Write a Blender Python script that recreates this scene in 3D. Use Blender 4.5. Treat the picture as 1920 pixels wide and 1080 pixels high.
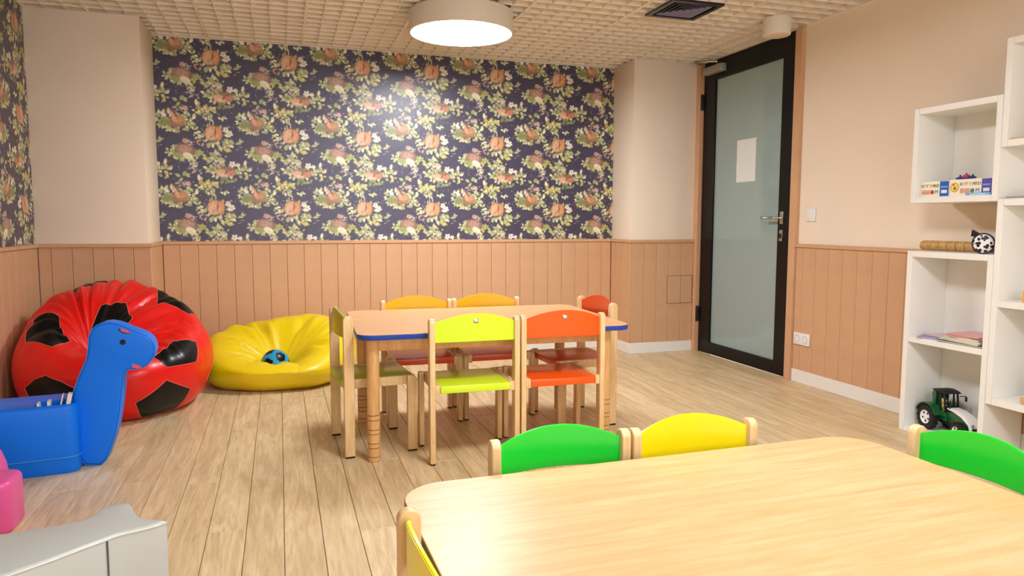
import bpy, bmesh, math, random
import numpy as np
from math import sin, cos, pi, sqrt, radians, atan2
from mathutils import Vector, Matrix

for o in list(bpy.data.objects):
    bpy.data.objects.remove(o)
S = bpy.context.scene
C = S.collection

# ------------------------------------------------------------------ camera
cam = bpy.data.cameras.new('camera')
camo = bpy.data.objects.new('camera', cam)
C.objects.link(camo)
cam.sensor_width = 36.0
cam.lens = 1357.3 / 1920 * 36.0
cam.clip_start = 0.02
cam.clip_end = 100
FW = Vector((0.30377, 0.94835, -0.09144)); RT = Vector((0.95239, -0.30488, 0.00197)); UP = Vector((0.02601, 0.08769, 0.99581))
camo.matrix_world = Matrix(((RT.x, UP.x, -FW.x, 0), (RT.y, UP.y, -FW.y, 0), (RT.z, UP.z, -FW.z, 1.1), (0, 0, 0, 1)))
S.camera = camo
# ------------------------------------------------------------------ world, exposure
w = bpy.data.worlds.new('world'); S.world = w
w.use_nodes = True
w.node_tree.nodes['Background'].inputs[0].default_value = (0.9, 0.93, 1.0, 1)
w.node_tree.nodes['Background'].inputs[1].default_value = 5.0
S.view_settings.view_transform = 'Standard'
S.view_settings.look = 'None'
S.view_settings.gamma = 1
S.view_settings.use_curve_mapping = False
S.view_settings.exposure = 0.26
LAMP_POWER = 44.0          # emission of the round ceiling lamps

# ------------------------------------------------------------------ helpers
def lin(h):
    h = h.lstrip('#'); r = []
    for i in (0, 2, 4):
        c = int(h[i:i+2], 16) / 255
        r.append(c / 12.92 if c <= 0.04045 else ((c + 0.055) / 1.055) ** 2.4)
    return (r[0], r[1], r[2], 1)

def mat(name, col, rough=0.5, metal=0.0, spec=0.5, coat=0.0, noise=0.0, nscale=20, bump=0.0, bscale=60, emis=None, estr=0):
    m = bpy.data.materials.new(name); m.use_nodes = True
    nt = m.node_tree; b = nt.nodes['Principled BSDF']
    c = lin(col) if isinstance(col, str) else col
    b.inputs['Base Color'].default_value = c
    b.inputs['Roughness'].default_value = rough
    b.inputs['Metallic'].default_value = metal
    b.inputs['Specular IOR Level'].default_value = spec
    b.inputs['Coat Weight'].default_value = coat
    b.inputs['Coat Roughness'].default_value = 0.15
    if noise or bump:
        tc = nt.nodes.new('ShaderNodeTexCoord')
        n = nt.nodes.new('ShaderNodeTexNoise'); n.inputs['Scale'].default_value = nscale; n.inputs['Detail'].default_value = 3
        nt.links.new(tc.outputs['Object'], n.inputs['Vector'])
        if noise:
            r = nt.nodes.new('ShaderNodeValToRGB')
            r.color_ramp.elements[0].position = 0.3; r.color_ramp.elements[1].position = 0.7
            r.color_ramp.elements[0].color = tuple(x * (1 - noise) for x in c[:3]) + (1,)
            r.color_ramp.elements[1].color = tuple(min(1, x * (1 + noise)) for x in c[:3]) + (1,)
            nt.links.new(n.outputs['Fac'], r.inputs['Fac']); nt.links.new(r.outputs['Color'], b.inputs['Base Color'])
        if bump:
            n2 = nt.nodes.new('ShaderNodeTexNoise'); n2.inputs['Scale'].default_value = bscale; n2.inputs['Detail'].default_value = 2
            nt.links.new(tc.outputs['Object'], n2.inputs['Vector'])
            bp = nt.nodes.new('ShaderNodeBump'); bp.inputs['Strength'].default_value = bump; bp.inputs['Distance'].default_value = 0.004
            nt.links.new(n2.outputs['Fac'], bp.inputs['Height']); nt.links.new(bp.outputs['Normal'], b.inputs['Normal'])
    if emis:
        b.inputs['Emission Color'].default_value = lin(emis); b.inputs['Emission Strength'].default_value = estr
    return m

def wood(name, c1, c2, rough=0.4, scale=(1, 1, 1), dist=3.0, grain=14, per_object=0.0, c3=None, coat=0.0, fine=0.35, rings=0.0):
    """straight to wavy grain running along the axis with the smallest scale"""
    m = bpy.data.materials.new(name); m.use_nodes = True
    nt = m.node_tree; b = nt.nodes['Principled BSDF']; L = nt.links.new
    tc = nt.nodes.new('ShaderNodeTexCoord'); mp = nt.nodes.new('ShaderNodeMapping'); mp.inputs['Scale'].default_value = scale
    oi = nt.nodes.new('ShaderNodeObjectInfo')
    mul = nt.nodes.new('ShaderNodeVectorMath'); mul.operation = 'SCALE'; mul.inputs[0].default_value = (37.0, 53.0, 11.0)
    L(oi.outputs['Random'], mul.inputs['Scale'])
    add = nt.nodes.new('ShaderNodeVectorMath'); add.operation = 'ADD'
    L(tc.outputs['Object'], mp.inputs['Vector']); L(mp.outputs['Vector'], add.inputs[0]); L(mul.outputs['Vector'], add.inputs[1])
    n1 = nt.nodes.new('ShaderNodeTexNoise'); n1.inputs['Scale'].default_value = grain; n1.inputs['Detail'].default_value = 5
    n1.inputs['Distortion'].default_value = dist; n1.inputs['Roughness'].default_value = 0.6
    n2 = nt.nodes.new('ShaderNodeTexNoise'); n2.inputs['Scale'].default_value = grain * 6; n2.inputs['Detail'].default_value = 3
    L(add.outputs['Vector'], n1.inputs['Vector']); L(add.outputs['Vector'], n2.inputs['Vector'])
    r = nt.nodes.new('ShaderNodeValToRGB')
    r.color_ramp.elements[0].position = 0.32; r.color_ramp.elements[1].position = 0.66
    r.color_ramp.elements[0].color = lin(c2); r.color_ramp.elements[1].color = lin(c1)
    if c3:
        e = r.color_ramp.elements.new(0.5); e.color = lin(c3)
    L(n1.outputs['Fac'], r.inputs['Fac'])
    mx = nt.nodes.new('ShaderNodeMix'); mx.data_type = 'RGBA'; mx.blend_type = 'MULTIPLY'
    r2 = nt.nodes.new('ShaderNodeValToRGB'); r2.color_ramp.elements[0].position = 0.35; r2.color_ramp.elements[1].position = 0.6
    r2.color_ramp.elements[0].color = (0.72, 0.68, 0.62, 1); r2.color_ramp.elements[1].color = (1, 1, 1, 1)
    L(n2.outputs['Fac'], r2.inputs['Fac'])
    mx.inputs['Factor'].default_value = fine
    L(r.outputs['Color'], mx.inputs['A']); L(r2.outputs['Color'], mx.inputs['B'])
    out = mx.outputs['Result']
    if rings:
        mp2 = nt.nodes.new('ShaderNodeVectorMath'); mp2.operation = 'MULTIPLY'; mp2.inputs[1].default_value = (.5, .75, 1)
        L(add.outputs['Vector'], mp2.inputs[0])
        n3 = nt.nodes.new('ShaderNodeTexNoise'); n3.inputs['Scale'].default_value = 1.0; n3.inputs['Detail'].default_value = 2; n3.inputs['Roughness'].default_value = .35
        L(mp2.outputs['Vector'], n3.inputs['Vector'])
        m1 = nt.nodes.new('ShaderNodeMath'); m1.operation = 'MULTIPLY'; m1.inputs[1].default_value = 48; L(n3.outputs['Fac'], m1.inputs[0])
        m2 = nt.nodes.new('ShaderNodeMath'); m2.operation = 'SINE'; L(m1.outputs[0], m2.inputs[0])
        r3 = nt.nodes.new('ShaderNodeValToRGB'); r3.color_ramp.elements[0].position = 0; r3.color_ramp.elements[1].position = .55
        r3.color_ramp.elements[0].color = (.70, .66, .60, 1); r3.color_ramp.elements[1].color = (1, 1, 1, 1); L(m2.outputs[0], r3.inputs['Fac'])
        mx3 = nt.nodes.new('ShaderNodeMix'); mx3.data_type = 'RGBA'; mx3.blend_type = 'MULTIPLY'; mx3.inputs['Factor'].default_value = rings
        L(out, mx3.inputs['A']); L(r3.outputs['Color'], mx3.inputs['B']); out = mx3.outputs['Result']
    if per_object:
        hs = nt.nodes.new('ShaderNodeHueSaturation')
        mr = nt.nodes.new('ShaderNodeMapRange'); mr.inputs['To Min'].default_value = 1 - per_object; mr.inputs['To Max'].default_value = 1 + per_object
        L(oi.outputs['Random'], mr.inputs['Value']); L(mr.outputs['Result'], hs.inputs['Value']); L(out, hs.inputs['Color']); out = hs.outputs['Color']
    L(out, b.inputs['Base Color'])
    b.inputs['Roughness'].default_value = rough; b.inputs['Coat Weight'].default_value = coat; b.inputs['Coat Roughness'].default_value = 0.12
    return m

def mesh_of(name, verts, faces, smooth=False):
    me = bpy.data.meshes.new(name); me.from_pydata([tuple(v) for v in verts], [], faces); me.update()
    if smooth: me.polygons.foreach_set('use_smooth', [True] * len(me.polygons))
    return me

def link(name, me, m=None, parent=None, loc=None, rot=None):
    o = bpy.data.objects.new(name, me); C.objects.link(o)
    if m is not None and me is not None and not me.materials: me.materials.append(m)
    if parent is not None: o.parent = parent
    if loc is not None: o.location = loc
    if rot is not None: o.rotation_euler = rot
    return o

def empty(name, label, cat, loc=(0, 0, 0), rz=0, group=None, kind=None):
    o = bpy.data.objects.new(name, None); C.objects.link(o)
    o.empty_display_size = 0.05
    o.location = loc; o.rotation_euler = (0, 0, rz)
    tag(o, label, cat, group, kind)
    return o

def tag(o, label=None, cat=None, group=None, kind=None):
    if label: o['label'] = label
    if cat: o['category'] = cat
    if group: o['group'] = group
    if kind: o['kind'] = kind
    return o

def struct(o): o['kind'] = 'structure'; return o

def bm_box(bm, x0, x1, y0, y1, z0, z1, bev=0, seg=2, M=None):
    r = bmesh.ops.create_cube(bm, size=1)
    vs = r['verts']
    for v in vs:
        v.co = Vector(((x0 + x1) / 2 + v.co.x * (x1 - x0), (y0 + y1) / 2 + v.co.y * (y1 - y0), (z0 + z1) / 2 + v.co.z * (z1 - z0)))
    if bev:
        es = list({e for v in vs for e in v.link_edges})
        r2 = bmesh.ops.bevel(bm, geom=es, offset=bev, segments=seg, affect='EDGES', profile=0.5)
        vs = list({v for f in r2['faces'] for v in f.verts} | {v for v in vs if v.is_valid})
    if M is not None:
        bmesh.ops.transform(bm, matrix=M, verts=vs)
    return vs

def fin(bm, name, smooth=None):
    me = bpy.data.meshes.new(name); bm.to_mesh(me); bm.free()
    if smooth is not None:
        for p in me.polygons: p.use_smooth = True
        me.set_sharp_from_angle(angle=radians(smooth))
    return me

def box(name, x0, x1, y0, y1, z0, z1, m, parent=None, bev=0, seg=2, loc=None, rot=None, smooth=None):
    bm = bmesh.new(); bm_box(bm, x0, x1, y0, y1, z0, z1, bev, seg)
    return link(name, fin(bm, name, smooth if smooth else (40 if bev else None)), m, parent, loc, rot)

def boxes(name, lst, m, parent=None, bev=0, seg=1):
    bm = bmesh.new()
    for b in lst: bm_box(bm, *b, bev=bev, seg=seg)
    return link(name, fin(bm, name, 40 if bev else None), m, parent)

def prism_mesh(name, pts, h0, h1, bev=0, seg=3, axis='z', smooth=50):
    """outline pts (ccw) extruded; axis z: pts=(x,y); axis y: pts=(x,z); axis x: pts=(y,z)"""
    bm = bmesh.new(); n = len(pts)
    def P(p, h):
        return {'z': (p[0], p[1], h), 'y': (p[0], h, p[1]), 'x': (h, p[0], p[1])}[axis]
    a = [bm.verts.new(P(p, h0)) for p in pts]; b = [bm.verts.new(P(p, h1)) for p in pts]
    fa = bm.faces.new(a[::-1]); fb = bm.faces.new(b)
    for i in range(n): bm.faces.new((a[i], a[(i+1) % n], b[(i+1) % n], b[i]))
    bmesh.ops.recalc_face_normals(bm, faces=bm.faces)
    if bev:
        es = list(set(list(fa.edges) + list(fb.edges)))
        bmesh.ops.bevel(bm, geom=es, offset=bev, segments=seg, affect='EDGES', profile=0.5)
    bmesh.ops.triangulate(bm, faces=[f for f in bm.faces if len(f.verts) > 4])
    return fin(bm, name, smooth)

def lathe_mesh(name, prof, seg=28, smooth=35, cap=True):
    vs = []; fs = []
    n = len(prof)
    for r, z in prof:
        for i in range(seg):
            a = 2 * pi * i / seg; vs.append((r * cos(a), r * sin(a), z))
    for k in range(n - 1):
        for i in range(seg):
            j = (i + 1) % seg
            fs.append((k * seg + i, k * seg + j, (k + 1) * seg + j, (k + 1) * seg + i))
    if cap:
        fs.append(tuple(range(seg))[::-1]); fs.append(tuple(range((n - 1) * seg, n * seg)))
    me = mesh_of(name, vs, fs)
    for p in me.polygons: p.use_smooth = True
    me.set_sharp_from_angle(angle=radians(smooth))
    return me

def tube_mesh(name, pts, r, seg=8, closed=False):
    pts = [Vector(p) for p in pts]; n = len(pts); vs = []; fs = []
    up = Vector((0.13, 0.21, 0.97)).normalized()
    for k in range(n):
        if closed: d = (pts[(k+1) % n] - pts[k-1])
        else: d = pts[min(k+1, n-1)] - pts[max(k-1, 0)]
        d.normalize(); a = d.cross(up)
        if a.length < 1e-3: a = d.cross(Vector((1, 0, 0)))
        a.normalize(); b = a.cross(d)
        rr = r[k] if isinstance(r, (list, tuple)) else r
        for i in range(seg):
            t = 2 * pi * i / seg; vs.append(pts[k] + a * cos(t) * rr + b * sin(t) * rr)
    for k in range(n if closed else n - 1):
        k2 = (k + 1) % n
        for i in range(seg):
            j = (i + 1) % seg; fs.append((k * seg + i, k * seg + j, k2 * seg + j, k2 * seg + i))
    if not closed:
        fs.append(tuple(range(seg))); fs.append(tuple(range((n-1)*seg, n*seg))[::-1])
    return mesh_of(name, vs, fs, True)

def round_rect(w, d, r, seg=8):
    p = []
    for cx, cy, a0 in ((w/2-r, d/2-r, 0), (-w/2+r, d/2-r, 90), (-w/2+r, -d/2+r, 180), (w/2-r, -d/2+r, 270)):
        for i in range(seg + 1):
            a = radians(a0 + 90 * i / seg); p.append((cx + r * cos(a), cy + r * sin(a)))
    return p

def text_mesh(txt, size, depth=0.0004):
    cu = bpy.data.curves.new('txt', 'FONT'); cu.body = txt; cu.size = size; cu.extrude = depth; cu.align_x = 'CENTER'; cu.align_y = 'CENTER'
    cu.resolution_u = 3
    o = bpy.data.objects.new('txt', cu); C.objects.link(o)
    dg = bpy.context.evaluated_depsgraph_get(); dg.update()
    me = bpy.data.meshes.new_from_object(o.evaluated_get(dg))
    bpy.data.objects.remove(o); bpy.data.curves.remove(cu)
    return me

# ------------------------------------------------------------------ materials
M = {}
M['cream'] = mat('cream_paint', '#f4e4cf', 0.75, noise=0.015, nscale=3, bump=0.12, bscale=120)
M['rose'] = mat('rose_board_paint', '#d4a77f', 0.6, noise=0.05, nscale=9, bump=0.25, bscale=40)
M['rose_dark'] = mat('rose_recess', '#7d543e', 0.8)
M['white_trim'] = mat('white_trim', '#f1efe9', 0.45, noise=0.01)
M['white_shelf'] = mat('white_laminate', '#f1efe8', 0.4, noise=0.01, nscale=4)
M['ceil_back'] = mat('plenum_paint', '#c9bca8', 0.9, noise=0.05, nscale=4)
M['ceil_grid'] = mat('ceiling_grid_paint', '#f1e8da', 0.6)
M['black_frame'] = mat('black_lacquer', '#040509', 0.35, spec=0.3)
M['glass'] = mat('frosted_glass', '#98aeac', 0.09, spec=0.8, noise=0.01)
M['glass'].node_tree.nodes['Principled BSDF'].inputs['IOR'].default_value = 1.5
M['steel'] = mat('brushed_steel', '#b8b4ac', 0.3, metal=1.0, noise=0.03, nscale=80)
M['silver'] = mat('silver_paint', '#a8a49c', 0.4, metal=0.4)
M['black'] = mat('black_rubber', '#0c0c0f', 0.6, noise=0.1)
M['diff'] = mat('lamp_diffuser', '#ffffff', 0.5, emis='#f6f8ff', estr=LAMP_POWER)
M['lamp_body'] = mat('lamp_housing', '#e9e2d4', 0.5, noise=0.01)
M['beech'] = wood('beech_lacquered', '#edcf9c', '#ddb67c', 0.38, (12, 12, 1.2), 0.6, 5, 0.05, coat=0.15, fine=0.2)
M['beech_leg'] = wood('beech_table_leg', '#e2b477', '#cf9a5c', 0.4, (10, 10, 1.2), 0.6, 5, 0.04, coat=0.1, fine=0.25)
M['tabletop'] = wood('beech_laminate', '#e4b484', '#d6a06c', 0.34, (1.2, 14, 6), 0.5, 3.2, 0.0, c3='#deaa78', coat=0.0, fine=0.18)
M['groove'] = mat('dark_groove', '#7a4c22', 0.8)
M['oak'] = wood('oak_laminate', '#ead3aa', '#cfb184', 0.4, (9, 0.8, 4), 2.2, 2.6, 0.05, c3='#e0c698', fine=0.3, rings=.3)
M['blue_edge'] = mat('blue_edge_band', '#1446a8', 0.4)
M['navy_edge'] = mat('navy_edge_band', '#22366e', 0.4)
M['lime'] = mat('lime_lacquer', '#d6f42a', 0.3, coat=0.2)
M['olive'] = mat('leaf_green_lacquer', '#b0cc30', 0.3, coat=0.2)
M['orange'] = mat('orange_lacquer', '#f85a08', 0.3, coat=0.2)
M['redor'] = mat('red_orange_lacquer', '#dd4a10', 0.3, coat=0.2)
M['amber'] = mat('amber_lacquer', '#ffc404', 0.3, coat=0.2)
M['green'] = mat('green_lacquer', '#10d835', 0.3, coat=0.2)
M['yellow'] = mat('yellow_lacquer', '#fdea02', 0.3, coat=0.2)
M['red_vinyl'] = mat('red_vinyl', '#ea100a', 0.36, coat=0.1, bump=0.1, bscale=25)
M['black_vinyl'] = mat('black_vinyl', '#050608', 0.33, spec=0.3, coat=0.08, bump=0.1, bscale=25)
M['seam'] = mat('pale_red_seam', '#e86a58', 0.5)
M['yellow_vinyl'] = mat('yellow_vinyl', '#ecd106', 0.36, coat=0.1, bump=0.15, bscale=18)
M['blue_foam'] = mat('blue_vinyl', '#0278f6', 0.42, spec=0.3, coat=0.05, bump=0.06, bscale=14)
M['blue_seam'] = mat('bright_blue_piping', '#2f8fe6', 0.4)
M['pink_foam'] = mat('pink_vinyl', '#e4589f', 0.38, coat=0.15, bump=0.06, bscale=14)
M['grey_foam'] = mat('grey_vinyl', '#b9bdb8', 0.38, coat=0.12, bump=0.12, bscale=10)
M['grey_pipe'] = mat('light_grey_piping', '#d6dad6', 0.4)
M['white'] = mat('white_plastic', '#f2f0ec', 0.4)
M['pink_cheek'] = mat('salmon_patch', '#e35a6c', 0.5)
M['paper'] = mat('paper', '#f0ead8', 0.7)

# ------------------------------------------------------------------ room constants
XL, XR, YB, ZC, ZW = -1.474, 3.391, 5.780, 2.411, 0.952
PX1, PY = -0.823, 5.286          # left pillar: right face, front face
QX0, QY = 2.768, 5.406           # right pillar: left face, front face
YF = -2.4                        # wall behind the camera
DY0, DY1 = 4.215, 5.345          # door opening along the right wall

# floor
fl = struct(box('floor', XL - .15, XR + .15, YF - .15, YB + .15, -0.10, -0.012, M['oak']))
pm = {}
def plank(x0, x1, y0, y1):
    k = (round(x1 - x0, 3), round(y1 - y0, 3))
    if k not in pm:
        a, b = k[0] / 2 - 0.0010, k[1] / 2 - 0.0008; c = 0.0014
        vs = [(-a, -b, -.012), (a, -b, -.012), (a, b, -.012), (-a, b, -.012), (-a, -b, -c), (a, -b, -c), (a, b, -c), (-a, b, -c),
              (-a + c, -b + c, 0), (a - c, -b + c, 0), (a - c, b - c, 0), (-a + c, b - c, 0)]
        fs = [(0, 3, 2, 1), (8, 9, 10, 11)]
        for q in (0, 4):
            for i in range(4): fs.append((q + i, q + (i + 1) % 4, q + 4 + (i + 1) % 4, q + 4 + i))
        me = mesh_of('plank', vs, fs); me.materials.append(M['oak']); pm[k] = me
    return link('plank', pm[k], None, fl, ((x0 + x1) / 2, (y0 + y1) / 2, 0))
k = -12
while True:
    x0 = -0.012 + 0.129 * k
    if x0 > XR: break
    x1 = x0 + 0.129; x0 = max(x0, XL); x1 = min(x1, XR)
    if x1 - x0 > 0.01:
        off = 2.61 if k % 2 == 0 else 3.255
        off += 0.07 * sin(k * 2.3)
        y = off - 1.32 * 6
        while y < YB:
            a, b = max(y, YF), min(y + 1.32, YB)
            if b - a > 0.02: plank(x0, x1, a, b)
            y += 1.32
    k += 1

# walls (bodies)
wb = struct(box('wall_back', XL - .15, XR + .15, YB, YB + .12, 0, 2.56, M['cream']))
wl = struct(box('wall_left', XL - .12, XL, YF, YB, 0, 2.56, M['cream']))
wf = struct(boxes('wall_front', [(XL - .15, XR + .15, YF - .12, YF, 0, .85), (XL - .15, XR + .15, YF - .12, YF, 2.25, 2.56), (XL - .15, -1.0, YF - .12, YF, .85, 2.25),
    (.9, 1.1, YF - .12, YF, .85, 2.25), (3.0, XR + .15, YF - .12, YF, .85, 2.25)], M['cream']))
for n_, (a_, b_) in enumerate(((-1.0, .9), (1.1, 3.0))):  # unseen windows added behind the camera to let in fill light
    wn = struct(boxes('added_window_%d' % (n_ + 1), [(a_, b_, YF - .09, YF - .03, .85, .91), (a_, b_, YF - .09, YF - .03, 2.19, 2.25), (a_, a_ + .06, YF - .09, YF - .03, .91, 2.19),
        (b_ - .06, b_, YF - .09, YF - .03, .91, 2.19), ((a_ + b_) / 2 - .035, (a_ + b_) / 2 + .035, YF - .09, YF - .03, .91, 2.19)], M['white_trim']))
wr = struct(boxes('wall_right', [(XR, XR + .12, YF, DY0 - .0, 0, 2.56), (XR, XR + .12, DY1, YB, 0, 2.56), (XR, XR + .12, DY0, DY1, 2.400, 2.56)], M['cream']))
pl = struct(box('pillar', XL, PX1, PY, YB, 0, ZC, M['cream'], bev=0.004))
pr = struct(box('pillar', QX0, XR, QY, YB, 0, ZC, M['cream'], bev=0.004))
tag(pl, 'cream painted pillar in the left corner beside the floral wallpaper')
tag(pr, 'cream painted pillar between the floral wallpaper and the door')

# ceiling
ce = struct(box('ceiling', XL - .15, XR + .15, YF - .15, YB + .15, 2.462, 2.56, M['ceil_back']))
gridcache = {}
def grid_panel(x0, x1, y0, y1):
    k = (round(x1 - x0, 3), round(y1 - y0, 3), round(x0 - X0g, 3) if x1 - x0 < .64 else 0, round(y0 - Y0g, 3) if y1 - y0 < .6 else 0)
    if k not in gridcache:
        W, D = x1 - x0, y1 - y0; vs = []; fs = []
        def bl(a0, a1, b0, b1, z0, z1, t0, t1, ax):
            # tapered blade: thickness t0 at the bottom, t1 at the top
            i = len(vs)
            if ax == 'y':
                c = (a0 + a1) / 2
                for z, t in ((z0, t0), (z1, t1)):
                    vs.extend([(c - t/2, b0, z), (c + t/2, b0, z), (c + t/2, b1, z), (c - t/2, b1, z)])
            else:
                c = (b0 + b1) / 2
                for z, t in ((z0, t0), (z1, t1)):
                    vs.extend([(a0, c - t/2, z), (a1, c - t/2, z), (a1, c + t/2, z), (a0, c + t/2, z)])
            fs.append((i+3, i+2, i+1, i))
            for q in range(4): fs.append((i+q, i+(q+1) % 4, i+4+(q+1) % 4, i+4+q))
        st = 0.1086
        n = int(round(W / st)); 
        for i in range(1, n):
            x = i * W / n; bl(x, x, 0, D, 0.0, 0.048, 0.005, 0.022, 'y')
        n = max(1, int(round(D / st)))
        for i in range(1, n):
            y = i * D / n; bl(0, W, y, y, 0.0, 0.048, 0.005, 0.022, 'x')
        for x in (0.004, W - 0.004): bl(x, x, 0, D, -0.001, 0.05, 0.0078, 0.0078, 'y')
        for y in (0.004, D - 0.004): bl(0, W, y, y, -0.001, 0.05, 0.0078, 0.0078, 'x')
        me = mesh_of('grid_panel', vs, fs); me.materials.append(M['ceil_grid']); gridcache[k] = me
    return link('grid_panel', gridcache[k], None, ce, (x0, y0, ZC))
X0g, Y0g = 2.15 - 6 * .652, 5.09 - 12 * .652
for i in range(0, 9):
    for j in range(0, 14):
        a, b = X0g + i * .652, X0g + (i + 1) * .652
        c, d = Y0g + j * .652, Y0g + (j + 1) * .652
        a, b, c, d = max(a, XL + .002), min(b, XR - .002), max(c, YF + .002), min(d, YB - .002)
        if b - a > .05 and d - c > .03: grid_panel(a, b, c, d)
# thin wall angle where the grid meets the walls
tr = struct(boxes('trim_1', [(XR - .012, XR, YF, QY, ZC - .006, ZC - .001), (PX1, QX0, YB - .012, YB, ZC - .006, ZC - .001)], M['ceil_grid']))

# ------------------------------------------------------------------ wainscot boards, cap rails, baseboards
BT = 0.012
bcache = {}
def board(parent, p0, p1, z0, z1, axis, face, t=BT):
    """axis 'x': board spans x p0..p1 and stands in front (towards -y) of plane y=face; 'y': spans y, plane x=face, sign by t"""
    wd = round(p1 - p0, 4); k = (wd, round(z1 - z0, 3), round(t, 4))
    if k not in bcache:
        a = wd / 2 - .0009; h = z1 - z0; c = .0022; T = abs(t)
        vs = [(-a, 0, 0), (a, 0, 0), (a, 0, h), (-a, 0, h), (-a, -T + c, 0), (a, -T + c, 0), (a, -T + c, h), (-a, -T + c, h),
              (-a + c, -T, 0), (a - c, -T, 0), (a - c, -T, h), (-a + c, -T, h)]
        fs = [(0, 1, 2, 3), (8, 9, 10, 11), (0, 3, 7, 4), (1, 5, 6, 2), (4, 7, 11, 8), (5, 9, 10, 6), (3, 2, 6, 7), (7, 6, 10, 11), (0, 4, 5, 1), (4, 8, 9, 5)]
        me = mesh_of('board', vs, fs); bm = bmesh.new(); bm.from_mesh(me); bmesh.ops.recalc_face_normals(bm, faces=bm.faces); bm.to_mesh(me); bm.free()
        me.materials.append(M['rose']); bcache[k] = me
    c = (p0 + p1) / 2
    if axis == 'x': return link('board', bcache[k], None, parent, (c, face, z0))
    rz = -pi / 2 if axis == 'yr' else pi / 2          # yr: faces -x (right wall), yl: faces +x (left wall)
    return link('board', bcache[k], None, parent, (face, c, z0), (0, 0, rz))
def run(parent, a, b, first, pitch, axis, face, z0=.085, z1=.932):
    n = math.floor((a - first) / pitch); x = first + n * pitch
    while x < b - .004:
        p, q = max(x, a), min(x + pitch, b)
        if q - p > .006: board(parent, p, q, z0, z1, axis, face)
        x += pitch
T = .004     # dark backing behind the board joints
bk = box('backing', PX1, QX0, YB - .003, YB, 0.02, .93, M['rose_dark'], wb)
run(wb, PX1 + BT + .003, QX0 - BT - .003, -.199, .1245, 'x', YB - .003)
run(pl, XL + BT + .004, PX1 + BT, -1.387, .118, 'x', PY - .001)
run(pl, PY, YB - BT - .004, PY, .124, 'yl', PX1 + .001)
run(wl, 0.5, PY - BT - .002, PY - .05, .124, 'yl', XL + .001)
run(pr, QX0 - BT, XR - .047, 2.762, .117, 'x', QY - .001)
run(pr, QY, YB - BT - .004, QY, .124, 'yr', QX0 - .001)
run(wr, 0.6, DY0 - .072, 3.226, .1213, 'yr', XR - .001)
box('backing', XL + BT, PX1 + .0008, PY - .0009, PY + .001, .02, .93, M['rose_dark'], pl)
box('backing', PX1 - .001, PX1 + .0009, PY, YB, .02, .93, M['rose_dark'], pl)
box('backing', XL - .001, XL + .0009, .5, PY, .02, .93, M['rose_dark'], wl)
box('backing', QX0 - .0008, XR - .045, QY - .0009, QY + .001, .02, .93, M['rose_dark'], pr)
box('backing', QX0 - .0009, QX0 + .001, QY, YB, .02, .93, M['rose_dark'], pr)
box('backing', XR - .0009, XR + .001, .6, DY0 - .07, .02, .93, M['rose_dark'], wr)
# cap rails
n_tr = [2]
def trim(lst, m, bev=.003):
    o = struct(boxes('trim_%d' % n_tr[0], lst, m, bev=bev)); n_tr[0] += 1; return o
K = .024
trim([(PX1, QX0, YB - K, YB, .928, ZW)], M['rose'])
trim([(XL, PX1 + K, PY - K, PY, .928, ZW), (PX1, PX1 + K, PY, YB - K, .928, ZW)], M['rose'])
trim([(XL, XL + K, .5, PY - K, .928, ZW)], M['rose'])
trim([(QX0 - K, XR - .046, QY - K, QY, .928, ZW), (QX0 - K, QX0, QY, YB - K, .928, ZW)], M['rose'])
trim([(XR - K, XR, .6, DY0 - .07, .928, ZW)], M['rose'])
# door casings
trim([(XR - .03, XR, DY0 - .07, DY0 - .004, 0, ZC - .008)], M['rose'])
trim([(XR - .045, XR, DY1 + .004, QY, 0, ZC - .008)], M['rose'])
# baseboards
bb = .018
struct(boxes('baseboard_back', [(PX1 + bb, QX0 - bb, YB - bb, YB - .003, 0, .088)], M['white_trim'], bev=.002))
struct(boxes('baseboard_pillar_left', [(XL + bb, PX1 + bb, PY - bb, PY - .001, 0, .088), (PX1 + .001, PX1 + bb, PY, YB - bb, 0, .088)], M['white_trim'], bev=.002))
struct(boxes('baseboard_left', [(XL + .001, XL + bb, .5, PY - bb, 0, .088)], M['white_trim'], bev=.002))
struct(boxes('baseboard_pillar_right', [(QX0 - bb, XR - .046, QY - bb, QY - .001, 0, .088), (QX0 - bb, QX0 - .001, QY, YB - bb, 0, .088)], M['white_trim'], bev=.002))
struct(boxes('baseboard_right', [(XR - bb, XR - .001, .6, DY0 - .071, 0, .088)], M['white_trim'], bev=.002))
# access hatch in the right pillar's boarding (its own sawn boards inside a dark joint)
hatch = box('access_hatch', 3.098, 3.340, QY - BT - .003, QY - BT - .0012, .412, .648, M['rose_dark'], pr)
for a, b in ((3.102, 3.2285), (3.2305, 3.336)):
    board(hatch, a, b, .416, .644, 'x', QY - BT - .001, t=.006)

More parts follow.
